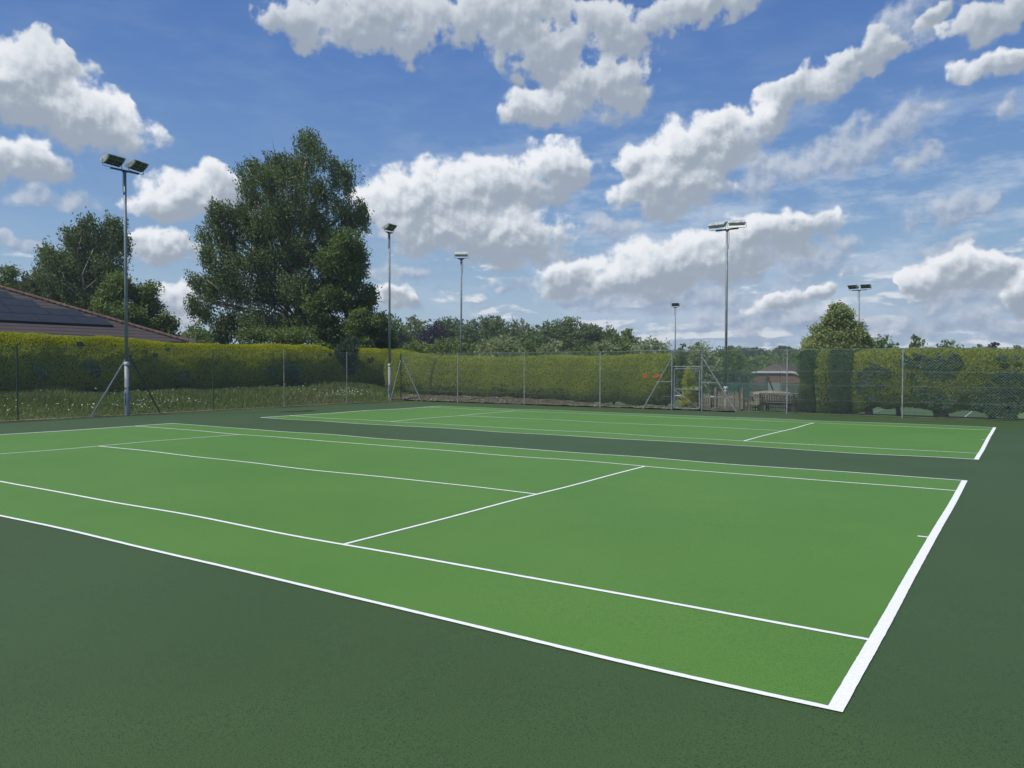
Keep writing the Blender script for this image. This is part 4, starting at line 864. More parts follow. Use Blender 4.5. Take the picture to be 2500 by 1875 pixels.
# the group by the left hedge
tree('birch_tree', 'tallest weeping birch towering behind the left hedge, sky showing through its crown', 'tree', LB_BIRCH[0], LB_BIRCH[1]+[(2.0,12.6,1.2,1.1),(2.1,11.2,1.3,1.2),(2.2,9.6,1.3,1.2),(2.1,8.0,1.4,1.2),(4.3,13.9,.5,.9),(-2.2,13.2,1.5,1.0),(-5.6,8.9,1.2,.9),(-5.9,5.4,.8,.9)], M['lf_birch'], M['birch_bark'], n=180000, ll=.18, clump=.36, per=36, weep=1.0, hang=1.05, sway=(.38, .05), gap=.30, limbs=46, trunk_r=.26, depth=.8, seed=1, front=((-2.6, .09, [(-.1, 13.2), (0, 14.7), (.15, 16.0), (.4, 17.8)]), (-2.8, .08, [(-3.0, 13.6), (-2.2, 13.0), (-1.2, 12.2)]), (-2.5, .08, [(-4.2, 5.6), (-5.0, 6.7), (-5.9, 7.6), (-6.6, 8.2)]), (-2.5, .07, [(-3.6, 6.0), (-4.4, 7.6), (-5.0, 9.4)]), (-2.4, .07, [(.9, 13.4), (1.2, 14.4), (1.9, 15.6)]), (-2.6, .06, [(-3.6, 14.4), (-3.3, 15.6), (-3.9, 16.6)])), wl=.5, shell=2.0)
tree('broadleaf_tree', 'dense dark tree leaning against the right side of the tall birch', 'tree', LB_DARK[0], LB_DARK[1]+[(2.3,5.0,.6,1.1),(2.7,3.7,.7,1.0),(1.5,7.3,.6,.8),(.4, 3.0, 1.6, 1.0), (-1.4, 3.0, 1.4, 1.0)], M['lf_dark'], n=56000, ll=.20, clump=.40, per=22, gap=.10, limbs=14, depth=.9, seed=2, trunk_r=.2)
tree('shrub', 'brighter yellow green shrub at the foot of the dark tree beside the birch', 'shrub', LB_LIGHT[0], LB_LIGHT[1]+[(0, 3.6, .9, .7)], M['lf_mid'], n=7000, ll=.19, clump=.32, per=20, gap=.05, limbs=4, trunk_r=.06, seed=3)
tree('shrub', 'low mixed bushes behind the left hedge under the tall birch', 'shrub', LB_LOW[0], LB_LOW[1]+[(-1.2, 3.0, 1.0, .6), (.2, 3.1, 1.0, .6), (1.6, 3.0, 1.0, .6)], M['lf_mid'], n=11000, ll=.17, clump=.34, per=20, gap=.08, limbs=6, trunk_r=.06, seed=4)
tree('notch_conifer', 'small feathery conifer growing up through the notch in the left hedge', 'conifer', (-36.0, 31.0), [(0, 3.5, .45, .45), (-.35, 3.0, .4, .4), (.3, 3.0, .35, .5), (0, 2.5, .6, .4), (.1, 2.0, .5, .4), (.45, 3.75, .25, .2)], M['lf_conifer'], n=8000, ll=.14, clump=.2, per=18, weep=.5, hang=.4, sway=(.4, 0), gap=.05, limbs=3, trunk_r=.05, seed=5, wl=.35)
tree('birch_tree', 'weeping birch with pale forked trunk behind the tiled roof on the left', 'tree', LB_LEFT[0], LB_LEFT[1]+[(-.2, 7.2, 1.4, .8), (1.4, 7.2, 1.0, .8), (-2.6, 7.5, 1.2, .8)], M['lf_birch'], M['birch_bark'], n=62000, ll=.19, clump=.42, per=36, weep=1.0, hang=1.1, sway=(.30, 0), gap=.30, limbs=26, trunk_r=.22, depth=.8, seed=6, front=((-2.3, .15, [(-.1, 2.0), (-.05, 4.5), (0, 6.4), (.25, 7.8), (.15, 9.2), (.6, 10.4), (.9, 11.2)]), (-2.4, .07, [(.2, 7.4), (-.5, 8.2), (-1.1, 8.8), (-1.2, 9.3)]), (-2.0, .07, [(.15, 8.6), (-.1, 9.8), (-.2, 10.9), (.1, 12.2)]), (-2.7, .06, [(.3, 8.0), (1.4, 9.1), (2.2, 9.2)])))
tree('broadleaf_tree', 'rounded green tree between the left floodlight and the tall birch', 'tree', LB_MID[0], LB_MID[1]+[(0, 5.0, 1.6, .9), (-1.5, 4.6, 1.3, .9), (1.6, 4.2, 1.3, .8)], M['lf_mid'], n=30000, ll=.20, clump=.42, per=20, gap=.12, limbs=12, depth=.9, seed=7, trunk_r=.16)
tree('broadleaf_tree', 'small dark tree at the far left edge above the tiled roof', 'tree', LB_FARLEFT[0], LB_FARLEFT[1]+[(0, 7.6, 1.5, .8), (2.2, 7.6, 1.0, .8), (-1.8, 8.0, 1.2, .9)], M['lf_dark'], n=15000, ll=.22, clump=.42, per=20, gap=.12, limbs=8, depth=.9, seed=8)
tree('lime_tree', 'broad conical lime tree rising above the right hand hedge behind the distant mast', 'tree', LB_LIME[0], LB_LIME[1]+[(0, 2.6, 2.6, .8), (-1.6, 2.8, 1.2, .7), (1.8, 2.9, 1.2, .7)], M['lf_lime'], n=62000, ll=.22, clump=.42, per=20, gap=.06, limbs=14, depth=.95, seed=9, trunk_r=.2, shell=2.6)
tree('golden_conifer', 'small golden conifer at the end of the back hedge behind the gate', 'conifer', (-12.72, 31.2), [(0, .35, .5, .4), (0, .85, .42, .4), (-.1, 1.3, .28, .35), (-.15, 1.7, .16, .25)], M['lf_gold'], n=5000, ll=.10, clump=.12, per=16, gap=.05, limbs=3, trunk_r=.05, seed=93)
# the wood and the bushes beyond, each its own tree
FAR = [(-80.2,83.7,10.0,2.6,'d'),(-97.5,108.6,12.0,2.7,'y'),(-78.9,91.5,9.5,2.2,'p'),(-99.3,120.0,12.4,2.9,'d'),(-97.2,121.8,11.9,2.5,'d'),(-88.7,115.6,11.3,3.3,'d'),(-85.5,118.0,12.4,3.8,'d'),(-81.7,120.5,11.8,2.1,'w'),(-86.5,135.3,11.2,3.2,'d'),(-76.1,124.0,11.3,3.3,'d'),(-72.9,125.9,11.6,4.1,'d'),(-69.3,127.9,10.8,3.3,'d'),(-66.5,129.3,10.0,2.8,'d'),(-58.6,122.1,9.1,1.8,'d'),(-58.8,116.4,7.7,2.8,'d'),(-73.9,113.7,8.7,3.0,'d'),(-54.9,59.4,4.9,1.9,'b'),(-52.4,61.6,5.2,2.0,'b'),(-50.1,63.4,5.0,1.6,'b'),(-44.7,61.0,5.4,2.0,'w'),(-50.3,75.4,5.3,1.7,'b'),(-47.7,77.0,5.1,1.8,'w'),(-45.3,78.3,4.7,1.6,'b'),(-43.3,79.4,4.5,2.0,'b'),(-44.3,84.5,5.5,1.8,'w'),(-41.9,85.7,5.6,2.2,'b'),(-37.1,82.4,5.6,2.2,'w'),(-44.6,95.4,5.5,1.7,'d'),(-24.7,60.5,4.0,0.4,'s'),(-24.9,65.7,4.4,1.7,'w'),(-29.1,85.4,4.5,2.5,'d'),(-27.2,103.5,3.7,2.4,'b'),(-29.4,111.4,3.7,2.4,'d'),(-28.8,121.9,5.0,3.1,'d'),(-22.6,102.8,5.8,1.6,'d'),(-12.8,89.3,5.6,1.8,'d'),(-10.9,104.7,6.1,1.0,'s'),(-8.3,114.9,5.8,2.0,'d'),(-5.6,135.1,5.8,1.5,'d'),(-3.6,135.2,5.9,1.4,'p'),(-11.3,124.7,5.2,2.4,'d'),(-7.1,125.1,5.1,2.4,'d'),(-1.2,135.3,5.5,2.5,'d'),(-77.9,48.4,6.9,2.0,'d'),(-50.1,30.6,4.1,1.2,'b'),(-75.5,42.9,5.2,1.7,'d')]
LABF = ['dark tree at the left end of the distant wood, right of the corner mast','yellow green tree in the distant wood behind the copper beech','dark purple copper beech in the distant wood','tall green tree behind the copper beech on its right','green tree between the copper beech and the second distant mast','broad dark tree right behind the slim mast above the back hedge','tallest dark tree in the distant wood','thin wispy tree at the right shoulder of the tallest wood tree','lower green tree in the gap between the two humps of the wood','left tree of the second hump of the distant wood','broad top tree of the second hump of the distant wood','third tree along the second hump of the distant wood','fourth tree on the falling right side of the distant wood','dark rounded tree standing up at the right end of the distant wood','low dark tree before the right end of the distant wood','dark tree filling the middle of the distant wood',
 'small rounded bush above the back hedge just right of the corner','rounded green bush left of the slim mast above the back hedge','rounded green bush right of the slim mast above the back hedge','pale wind blown willow above the dip in the back hedge','green bush to the right of the pale willow','second pale willow farther right above the back hedge','low green bush right of the second pale willow','low spreading bush above the middle of the back hedge','pale loose bush in front of the second hump of the wood','green bush near the right part of the back hedge','pale yellow green bush at the right end of the back hedge','dark bush behind the pale bushes near the gate','little spiky tree beside the gate post','olive green tree standing directly behind the court gate','broad dark tree behind the mast with the rust band','rounded bush just behind the brown roofed house','dark tree in the gap beyond the brown roofed house','dark tree left of the conical lime tree','small dark tree tucked against the left side of the lime tree','round green tree against the right side of the lime tree','narrow upright tree above the right hedge','wide low tree above the right hedge, right of the narrow one','small tree left of the purple crown above the right hedge','small purple crown above the right hedge','low far trees between the round and the narrow tree','low far trees right of the narrow upright tree','low far trees near the right edge of the view','rounded tree between the mid green tree and the tall birch','light bush above the left hedge beside the tall birch','distant tree beyond the small dark roof on the left']
spec = {'d': ('lf_dark', .62), 'y': ('lf_light', .6), 'p': ('lf_purple', .55), 'b': ('lf_mid', .5), 'w': ('lf_olive', .5), 's': ('lf_dark', .4)}
for i, ((x, y, zt, hw, kd), lab) in enumerate(zip(FAR, LABF)):
    z0 = float(terrain(x, y)); rs = np.random.default_rng(500+i); H = zt - z0; hw = hw*1.22+.15; dist = math.hypot(x-.86, y+4.7)
    lobes = []; nlb = 11 if hw > 1.2 else 6
    for k in range(nlb):
        f_ = .22 + .78*(k+.5)/nlb; wd = hw*math.sqrt(max(.10, 1-((f_-.5)/.56)**2)) if kd != 's' else hw*(1.15-f_)*1.2
        u = rs.uniform(-1, 1)*wd*.75; r0 = hw*rs.uniform(.38, .56)
        lobes.append((u, z0+H*f_-r0*.75, r0, r0*.8))
    lobes += [(0, z0+H*.55, hw*.92, H*.40), (0, z0+H*.58, hw*.85, H*.36), (0, zt-hw*.28, hw*.42, hw*.28), (-hw*.55, z0+H*.5, hw*.45, hw*.5), (hw*.55, z0+H*.5, hw*.45, hw*.5), (0, z0+H*.45, hw*.75, H*.22), (-hw*.2, z0+H*.72, hw*.62, H*.16), (hw*.15, z0+H*.6, hw*.8, H*.2), (0, z0+H*.25, hw*.8, H*.2)]
    lf_, gp = spec[kd]
    if kd == 'd' and i % 3 == 1: lf_ = 'lf_mid'
    lsz = max(.20, dist*.0030); nn_ = int(hw*H*2.3/(lsz*lsz*.5)*7.5)
    weep = 1.0 if i == 7 else 0
    tree('distant_tree' if kd != 'b' else 'bush', lab, 'tree' if kd != 'b' else 'bush', (x, y), lobes, M[lf_], n=min(nn_, 26000), ll=lsz*1.15, clump=hw*.12+.12, per=14, gap=.03 if i != 7 else .3, limbs=4, depth=1.0, group='trees beyond the hedges', trunk_r=.12+.02*hw, seed=20+i, scale=hw*.6, weep=weep, hang=1.4, shell=2.6, sway=(.25, 0) if kd == 'w' else (0, 0))
# the dark conifer just entering at the right edge
tree('spruce_tree', 'dark spruce cut off by the right edge of the view', 'conifer', (5.3, 66.0), [(0, 6.9, .25, .5), (-.1, 6.2, .6, .4), (.1, 5.5, .9, .4), (-.2, 4.8, 1.2, .4), (0, 4.1, 1.5, .45), (0, 3.3, 1.8, .5)], M['lf_conifer'], n=14000, ll=.2, clump=.35, per=18, gap=.1, limbs=6, depth=1, seed=91)
# far-off woods closing the view, one mass along the horizon
def treeline(name, label, pts, hmin, hmax, n, ls, mat):
    Pn = []; pts = np.array(pts, float)
    for a, b in zip(pts[:-1], pts[1:]):
        m_ = int(n*np.linalg.norm(b-a)/np.linalg.norm(np.diff(pts, axis=0), axis=1).sum()); q = rng.random(m_)[:, None]; Pn.append(a+(b-a)*q+rng.normal(0, 2.2, (m_, 2)))
    Pn = np.concatenate(Pn); s_ = Pn[:, 0]*.09+Pn[:, 1]*.07
    hh = hmin+(hmax-hmin)*(.5+.22*np.sin(s_*1.1)+.18*np.sin(s_*2.7+1)+.12*np.sin(s_*6.1)); z = terrain(Pn[:, 0], Pn[:, 1])+hh*rng.random(len(Pn))**.7
    P = np.stack([Pn[:, 0], Pn[:, 1], z], -1); m_ = len(P)
    tag(leafmesh(name, P, unit(rng.normal(0, 1, (m_, 3))), ls*(.6+.8*rng.random(m_)), ls*.8, mat, None, rng.random(m_), unit(rng.normal(0, .6, (m_, 3))+[0, 0, .8])), label, 'woodland', kind='stuff')
treeline('woodland', 'hazy far woodland closing the view behind everything', [(-260, 150), (-170, 250), (-60, 300), (60, 300), (150, 250)], 5, 11, 26000, 2.2, M['lf_dark'])
treeline('hedgerow', 'low distant hedgerow across the fields', [(-130, 70), (-118, 110), (-60, 150), (0, 150), (30, 140)], 2.6, 5.2, 16000, .75, M['lf_mid'])

# ------------------------------------------------------------------ tiled house on the left with solar panels
hs = thing('tiled_house', (-50, 12, .6), 'low house with a hipped grey brown tiled roof carrying solar panels', 'house')
kx, ky, kz = -43.9, 24.9, 3.52; sl = 3.17/7.5                     # eaves corner and pitch
dp_ = 11.5; y_a = -4.0
rz_ = kz + dp_*sl
mb = MB()
rv = [(kx, ky, kz), (kx, y_a, kz), (kx-dp_, y_a, rz_), (kx-dp_, ky-dp_, rz_), (kx-2*dp_, ky, kz), (kx-2*dp_, y_a, kz)]
mb.add(rv, [(0, 3, 2, 1), (0, 4, 3), (3, 4, 5, 2)]); mb.add([(a, b, c-.12) for a, b, c in rv], [(1, 2, 3, 0), (3, 4, 0), (2, 5, 4, 3)])
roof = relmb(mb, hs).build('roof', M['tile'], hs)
fa = MB().bar((kx+.02, y_a, kz-.10), (kx+.02, ky+.02, kz-.10), .04, .2).bar((kx+.02, ky+.03, kz-.10), (kx-2*dp_, ky+.03, kz-.10), .04, .2); relmb(fa, hs).build('fascia', M['steel_dark'], hs)
relmb(MB().box(kx-2*dp_+.6, kx-.5, y_a+.3, ky-.5, .3, kz-.18), hs).build('wall', M['brick'], hs)
wn = MB().box(kx-.52, kx-.44, 15.5, 17.3, 1.5, 2.7); relmb(wn, hs).build('window', M['white'], hs)
# clay hip tiles, half round, overlapping up the hip
hp = MB(); a = Vector((kx, ky, kz+.03)); b = Vector((kx-dp_, ky-dp_, rz_+.03)); n = 46
for k in range(n):
    p = a.lerp(b, k/n); q = a.lerp(b, (k+1.12)/n); hp.tube([p+Vector((0, 0, .012)), q+Vector((0, 0, .05))], [.135, .10], 8)
relmb(hp, hs).build('hip_tiles', M['ridge'], roof)
for o_ in (roof.children): o_.location = (0, 0, 0)
hp2 = MB(); 
for k in range(30):
    p = Vector((kx-dp_, y_a + k*.58, rz_+.04)); 
    if p.y > ky-dp_: break
    hp2.tube([p, p+Vector((0, .62, .03))], [.13, .11], 8)
relmb(hp2, hs).build('ridge_tiles', M['ridge'], roof)
# solar panels: (distance up the slope, y start, y end, count)
def slope_pt(y, s_, lift): 
    c_ = math.cos(math.atan(sl)); s2 = math.sin(math.atan(sl)); return Vector((kx - s_*c_ + lift*s2, y, kz + s_*s2 + lift*c_))
PW, PH = 2.00, 1.235
for row, (s0, yend, cnt) in enumerate(((2.22, 21.15, 7), (3.52, 20.15, 7), (4.80, 18.12, 6), (6.10, 17.20, 5), (7.40, 15.6, 4))):
    for k in range(cnt):
        y1 = yend - k*(PW+.05); y0 = y1-PW
        if y1 < 7.5: break
        pm_ = MB(); v = [slope_pt(y, s_, l) for l in (.09, .13) for y, s_ in ((y0, s0), (y1, s0), (y1, s0+PH), (y0, s0+PH))]
        pm_.add(v, [(3, 2, 1, 0), (4, 5, 6, 7), (0, 1, 5, 4), (1, 2, 6, 5), (2, 3, 7, 6), (3, 0, 4, 7)]); relmb(pm_, hs).build('solar_panel', M['panel'], hs)
    rl = MB(); ya_ = max(7.5, yend-cnt*(PW+.02))
    rl.bar(slope_pt(ya_, s0-.012, .05), slope_pt(yend, s0-.012, .05), .02, .15 if row == 0 else .10); relmb(rl, hs).build('panel_rail', M['panel_edge'], hs)
# small dark roof farther back
sh = thing('small_house', (-70, 41, .3), 'small dark pyramid roofed house seen between the trees on the left', 'house')
sx, sy, sz = -69.3, 40.2, 3.85
mb = MB().add([(sx-3, sy-3, sz-.0), (sx+3, sy-3, sz), (sx+3, sy+3, sz), (sx-3, sy+3, sz), (sx, sy, sz+1.35)], [(0, 1, 4), (1, 2, 4), (2, 3, 4), (3, 0, 4), (3, 2, 1, 0)]); relmb(mb, sh).build('roof', M['tile_far'], sh)
relmb(MB().box(sx-2.6, sx+2.6, sy-2.6, sy+2.6, -.2, sz-.05), sh).build('wall', M['brick'], sh)
relmb(MB().box(sx+2.6, sx+2.66, sy-1.2, sy+.6, 2.0, 3.2), sh).build('window', M['white'], sh)

# ------------------------------------------------------------------ brown roofed house beyond the gate
bh = thing('bungalow', (-24.6, 93, -2.2), 'brick house with half hipped brown roof and white barge boards beyond the windbreak', 'house')
u, dv = frame_at(-25.1, 91.9); 
def hp3(a, d, z): return Vector((-25.1+u[0]*a+dv[0]*d, 91.9+u[1]*a+dv[1]*d, z))
hw_, ez, tz, rz2, tw, Ln = 4.6, .42, 1.42, 2.50, 2.15, 16.0
P_ = {k: hp3(*v) for k, v in dict(el=(-hw_, 0, ez), er=(hw_, 0, ez), tl=(-tw, 0, tz), tr=(tw, 0, tz), rf=(.15, 2.3, rz2), elb=(-hw_+3, Ln, ez), erb=(hw_+3, Ln, ez), rb=(3.1, Ln, rz2)).items()}
mb = MB(); kk = list(P_.keys()); vv = [P_[k] for k in kk]; ix = {k: i for i, k in enumerate(kk)}
mb.add(vv, [tuple(ix[k] for k in q) for q in (('el', 'tl', 'rf', 'rb', 'elb'), ('tl', 'tr', 'rf'), ('er', 'erb', 'rb', 'rf', 'tr'))]); relmb(mb, bh).build('roof', M['tile_far'], bh)
mb = MB(); 
def bb(p, q): mb.bar(P_[p]-Vector((dv[0], dv[1], 0))*.12, P_[q]-Vector((dv[0], dv[1], 0))*.12, .06, .22)
bb('el', 'tl'); bb('tl', 'tr'); bb('tr', 'er'); relmb(mb, bh).build('barge_boards', M['white'], bh)
mb = MB(); g_ = [hp3(-hw_+.35, .05, -2.4), hp3(hw_-.35, .05, -2.4), hp3(hw_-.35, .05, ez), hp3(tw, .05, tz-.05), hp3(-tw, .05, tz-.05), hp3(-hw_+.35, .05, ez)]
h_ = [p + Vector((dv[0], dv[1], 0))*(Ln-.3) + Vector((u[0], u[1], 0))*2.9 for p in g_]
mb.add(g_+h_, [tuple(range(6)), tuple(range(11, 5, -1))] + [(k, (k+6), (k+1) % 6+6, (k+1) % 6) for k in range(6)]); relmb(mb, bh).build('wall', M['brick'], bh)
mb = MB(); q_ = [hp3(-.9, -.02, -1.1), hp3(.9, -.02, -1.1), hp3(.9, -.02, .1), hp3(-.9, -.02, .1)]; q2 = [p - Vector((dv[0], dv[1], 0))*.06 for p in q_]; mb.add(q_+q2, [(0, 1, 2, 3), (7, 6, 5, 4), (0, 4, 5, 1), (1, 5, 6, 2), (2, 6, 7, 3), (3, 7, 4, 0)]); relmb(mb, bh).build('window', M['white'], bh)
relmb(MB().tube([hp3(1.2, 3, 2.3), hp3(1.2, 3, 4.2)], .05, 6), bh).build('aerial_mast', M['galv'], bh)

# ------------------------------------------------------------------ the lower courts beyond the hedge
V = np.array([(-34, 36.6, -1.095), (7, 36.6, -1.095), (7, 70, -1.45), (-34, 70, -1.45)]); 
xs = np.linspace(-34, 7, 60); ys = np.linspace(36.0, 69, 60); XX, YY = np.meshgrid(xs, ys, indexing='ij')
id_ = np.arange(3600).reshape(60, 60); Fq = np.stack([id_[:-1, :-1], id_[1:, :-1], id_[1:, 1:], id_[:-1, 1:]], -1).reshape(-1, 4)
tag(arr_mesh('lower_court_surface', np.stack([XX, YY, terrain(XX, YY)+.03], -1).reshape(-1, 3), Fq, M['far_court'], smooth=True), 'pale green court surface glimpsed through the gaps under the right hedge', kind='structure')
def tl(x0, y0, x1, y1, w=.06):
    n = 30; s_ = np.linspace(0, 1, n); a = np.stack([x0+(x1-x0)*s_, y0+(y1-y0)*s_], -1); d = unit(np.array([x1-x0, y1-y0], float)); q = np.array([-d[1], d[0]])*w/2
    A_ = a+q; B_ = a-q; V = np.stack([np.concatenate([A_, terrain(A_[:, 0], A_[:, 1])[:, None]+.05], 1), np.concatenate([B_, terrain(B_[:, 0], B_[:, 1])[:, None]+.05], 1)], 1).reshape(-1, 3)
    k = np.arange(n-1)*2; return V, np.stack([k, k+2, k+3, k+1], 1)
P_ = []
for cxn in (-7.85, -24.2):
    for dx in (-5.485, -4.115, 4.115, 5.485): P_.append(tl(cxn+dx, 38.1, cxn+dx, 61.9))
    for yy, w in ((38.1, 5.485), (61.9, 5.485), (43.6, 4.115), (56.4, 4.115)): P_.append(tl(cxn-w, yy, cxn+w, yy))
    P_.append(tl(cxn, 43.6, cxn, 56.4))
V, F = merge(P_); tag(arr_mesh('court_lines', V, F, M['line']), 'white lines on the lower courts beyond the hedge', kind='structure')
for cxn, lab in ((-7.85, 'tennis net with white band on the lower court behind the benches'), (-24.2, 'tennis net with white band on the lower court behind the gate')):
    t_ = thing('tennis_net', (cxn, 50, -1.1), lab, 'net', 'nets on the lower courts'); w = 7.6 if cxn < -10 else 6.9
    MB().box(-w, w, -.012, .012, .93, 1.0).build('net_band', M['netband'], t_)
    MB().add([(-w, 0, .05), (w, 0, .05), (w, 0, .93), (-w, 0, .93)], [(0, 1, 2, 3)]).build('netting', M['tennisnet'], t_)
    for s_ in (-1, 1): MB().tube([(s_*(w+.04), 0, -.05), (s_*(w+.04), 0, 1.07)], .045, 8).build('net_post', M['green_steel'], t_)
# windbreak fence at the back of the lower courts
wb = thing('windbreak_fence', (-16, 71.5, -1.5), 'tall fence hung with green windbreak netting beyond the lower courts', 'fence')
relmb(MB().add([(-31, 71.5, -1.0), (-8, 71.5, -1.0), (-8, 71.5, .50), (-31, 71.5, .50)], [(0, 1, 2, 3)]).add([(-29.6, 71.5, .51), (-27.0, 71.5, .51), (-27.0, 71.5, 1.45), (-29.6, 71.5, 1.45)], [(0, 1, 2, 3)]), wb).build('netting', M['windbreak'], wb)
for x in np.arange(-31, -7, 3.0): relmb(MB().tube([(x, 71.55, -1.7), (x, 71.55, 1.55)], .035, 6), wb).build('post', M['green_steel'], wb)
relmb(MB().bar((-31, 71.5, 1.42), (-8, 71.5, 1.42), .03), wb).build('top_wire', M['wire_grey'], wb)
V, F = mesh_panel((-34, 71.6), (6, 71.6), -1.5, 1.5, .25, .004); arr_mesh('wire_mesh', rel(wb, V), F, M['wire'], wb)
# dark green steel practice frame
pf = thing('practice_frame', (-13.8, 45.1, -1.1), 'dark green steel goal like frame with sloping sides on the lower court', 'frame')
def pb(a, b, w=.07): return MB().bar(a, b, w)
for nm, a, b in (('crossbar', (-.85, 0, 2.68), (.85, 0, 2.68)), ('upright', (-.85, 0, 0), (-.85, 0, 2.71)), ('upright', (.85, 0, 0), (.85, 0, 2.71)), ('middle_rail', (-.8, 0, 1.75), (.8, 0, 1.75)), ('side_stay', (-.85, 0, 2.2), (-1.6, .9, 0)), ('side_stay', (.85, 0, 2.6), (1.3, .9, .9))):
    pb(a, b, .09 if nm == 'upright' else .06).build(nm, M['green_steel'], pf)
V, F = mesh_panel((-.82, 0), (.82, 0), .05, 2.65, .12, .004); arr_mesh('netting', V, F, M['green_steel'], pf)

# ------------------------------------------------------------------ picket fence, wooden gate, benches
def picket(w_, h_, t_=.02):
    return MB().add([(-w_/2, -t_/2, 0), (w_/2, -t_/2, 0), (w_/2, -t_/2, h_-.05), (0, -t_/2, h_), (-w_/2, -t_/2, h_-.05), (-w_/2, t_/2, 0), (w_/2, t_/2, 0), (w_/2, t_/2, h_-.05), (0, t_/2, h_), (-w_/2, t_/2, h_-.05)],
        [(0, 1, 2, 3, 4), (9, 8, 7, 6, 5), (0, 5, 6, 1), (1, 6, 7, 2), (2, 7, 8, 3), (3, 8, 9, 4), (4, 9, 5, 0)])
def picket_run(name, label, x0, x1, y, h, z0=-.1, step=.105, posts=(), sag=0.0, mat='wood', cat='fence', pw=.07, ph=None):
    t_ = thing(name, ((x0+x1)/2, y, z0), label, cat); L = x1-x0; n = int(L/step)
    for k in range(n+1):
        x = -L/2 + k*L/max(1, n); hh = h*(1+random.uniform(-.03, .03)) + sag*math.sin(k*math.pi/n)
        o = picket(pw*random.uniform(.85, 1.05), hh).build('picket', M[mat], t_); o.location = (x, 0, 0); o.rotation_euler = (0, random.uniform(-.02, .02), 0)
    for zz in (.25, h*.78): MB().box(-L/2-.05, L/2+.05, .014, .05, zz-.035, zz+.035).build('rail', M[mat], t_)
    for px_ in posts: MB().box(px_-(x0+x1)/2-.06, px_-(x0+x1)/2+.06, .052, .17, -.1, (ph or h)+.12).build('post', M[mat], t_, bevel=.006)
    return t_
picket_run('picket_fence', 'weathered low picket fence seen through the court gate', -13.0, -11.72, 31.0, .86, posts=(-13.05, -12.55), ph=1.0)
picket_run('picket_fence', 'short low picket panel between the court gate and the taller wooden gate', -12.05, -11.35, 31.25, .62, posts=(), mat='wood_dark')
picket_run('picket_gate', 'taller weathered wooden picket gate behind the leaning fence brace', -11.22, -10.32, 30.9, .98, posts=(-11.42, -10.16), mat='wood', cat='gate', pw=.085, ph=1.0)
picket_run('picket_fence', 'dark low picket fence between the wooden gate and the benches', -10.02, -9.42, 30.95, .66, posts=(-9.36,), mat='wood_dark', ph=.95)
picket_run('picket_fence', 'low dark picket panel running on behind the benches', -9.2, -7.45, 31.5, .72, posts=(-7.5,), mat='wood_dark')
sg = thing('string_rail', (-8.5, 31.6, 0), 'thin pale rail line stretched above the benches', 'rail'); relmb(MB().tube([(-9.95, 31.6, .83), (-7.45, 31.6, .80)], .012, 5), sg).build('cord', M['galv'], sg); relmb(MB().tube([(-9.95, 31.6, -.2), (-9.95, 31.6, .86)], .02, 6), sg).build('stake', M['galv'], sg)
relmb(MB().tube([(-7.45, 31.6, -.2), (-7.45, 31.6, .86)], .02, 6), sg).build('stake', M['galv'], sg)
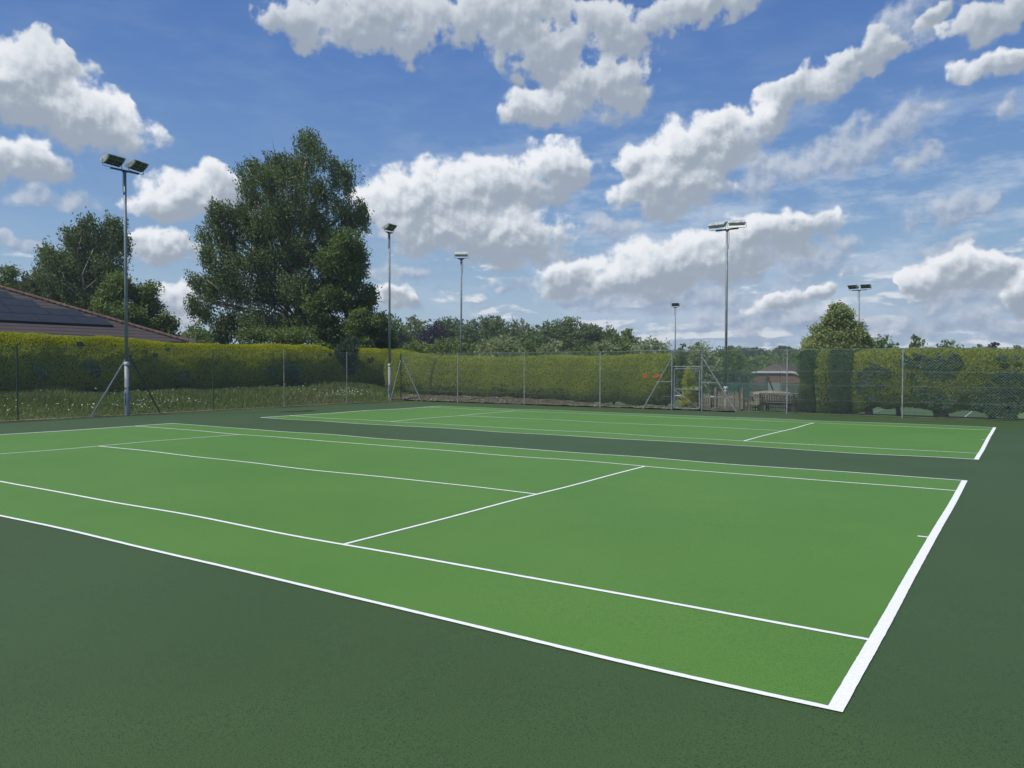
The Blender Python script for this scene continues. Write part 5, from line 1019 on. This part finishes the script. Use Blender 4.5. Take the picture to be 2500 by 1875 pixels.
def bench(x, y, rz, w, mats, label, curved=True):
    """x,y under the seat centre; the back is on +Y, sitter looks along -Y"""
    t_ = thing('garden_bench', (x, y, 0), label, 'bench', 'benches behind the back fence', rz); A, B_, C_ = (M[k] for k in mats)
    for s_ in (-1, 1):
        MB().box(s_*w/2-.035, s_*w/2+.035, -.27, -.20, 0, .62).build('leg', B_, t_, bevel=.005)
        mb = MB(); mb.bar((s_*w/2, .22, 0), (s_*w/2, .22, .45), .07, .06, (0, 1, 0)); mb.bar((s_*w/2, .22, .45), (s_*w/2, .30, .84), .07, .05, (0, 1, 0)); mb.build('leg', B_, t_)
        MB().box(s_*w/2-.045, s_*w/2+.045, -.31, .24, .621, .655).build('armrest', B_, t_, bevel=.006)
        MB().box(s_*w/2-.025, s_*w/2+.025, -.20, .19, .33, .40).build('side_rail', B_, t_)
    for k in range(5): MB().box(-w/2+.04, w/2-.04, -.27+k*.098, -.27+k*.098+.082, .405, .43).build('seat_slat', A, t_, bevel=.004)
    MB().box(-w/2+.04, w/2-.04, -.255, -.225, .31, .40).build('front_rail', A, t_)
    MB().box(-w/2+.04, w/2-.04, .215, .245, .46, .52).build('lower_back_rail', B_, t_)
    n = 16; v = []; 
    for i in range(n+1):
        f_ = i/n; xx = -w/2+.036+f_*(w-.072); hz_ = (.10 + (.075*math.sin(f_*math.pi) if curved else 0))
        v += [(xx, .275, .76), (xx, .275, .76+hz_), (xx, .305, .76+hz_), (xx, .305, .76)]
    f2 = [(0, 1, 2, 3), (n*4+3, n*4+2, n*4+1, n*4)]
    for i in range(n):
        for k in range(4): f2.append((i*4+k, i*4+(k+1) % 4, i*4+4+(k+1) % 4, i*4+4+k)[::-1])
    MB().add(v, f2).build('top_rail', C_, t_)
    m = int(w/.105)
    for k in range(m): 
        xx = -w/2+.09 + k*(w-.18)/(m-1); MB().bar((xx, .232, .50), (xx, .288, .77), .05, .018, (0, 1, 0)).build('back_slat', B_, t_)
    return t_
bench(-8.78, 30.62, R_(3), 1.72, ('wood_pale', 'wood', 'wood_pale'), 'weathered bench with pale curved top rail, the rear one facing the fence')
bench(-8.28, 30.05, R_(183), 1.42, ('wood_dark', 'wood_dark', 'wood'), 'darker bench standing in front of the pale topped bench, its back to the fence', curved=False)

# ------------------------------------------------------------------ summer haze in the air
hz = MB().box(-330, 190, -14, 420, -3.6, 22.5).build('haze', None); hz.display_type = 'WIRE'
hm = bpy.data.materials.new('thin blue air'); hm.use_nodes = True; ht = hm.node_tree; ht.nodes.clear()
pv = N(ht, 'ShaderNodeVolumePrincipled'); pv.inputs['Color'].default_value = (0.80, 0.88, 1.0, 1); pv.inputs['Density'].default_value = 0.00055; pv.inputs['Anisotropy'].default_value = 0.2
ho = N(ht, 'ShaderNodeOutputMaterial'); lk(ht, pv.outputs[0], ho.inputs['Volume'])
hz.data.materials.append(hm); tag(hz, 'thin summer haze over the far trees', 'haze', kind='stuff')
SC.cycles.volume_bounces = 0
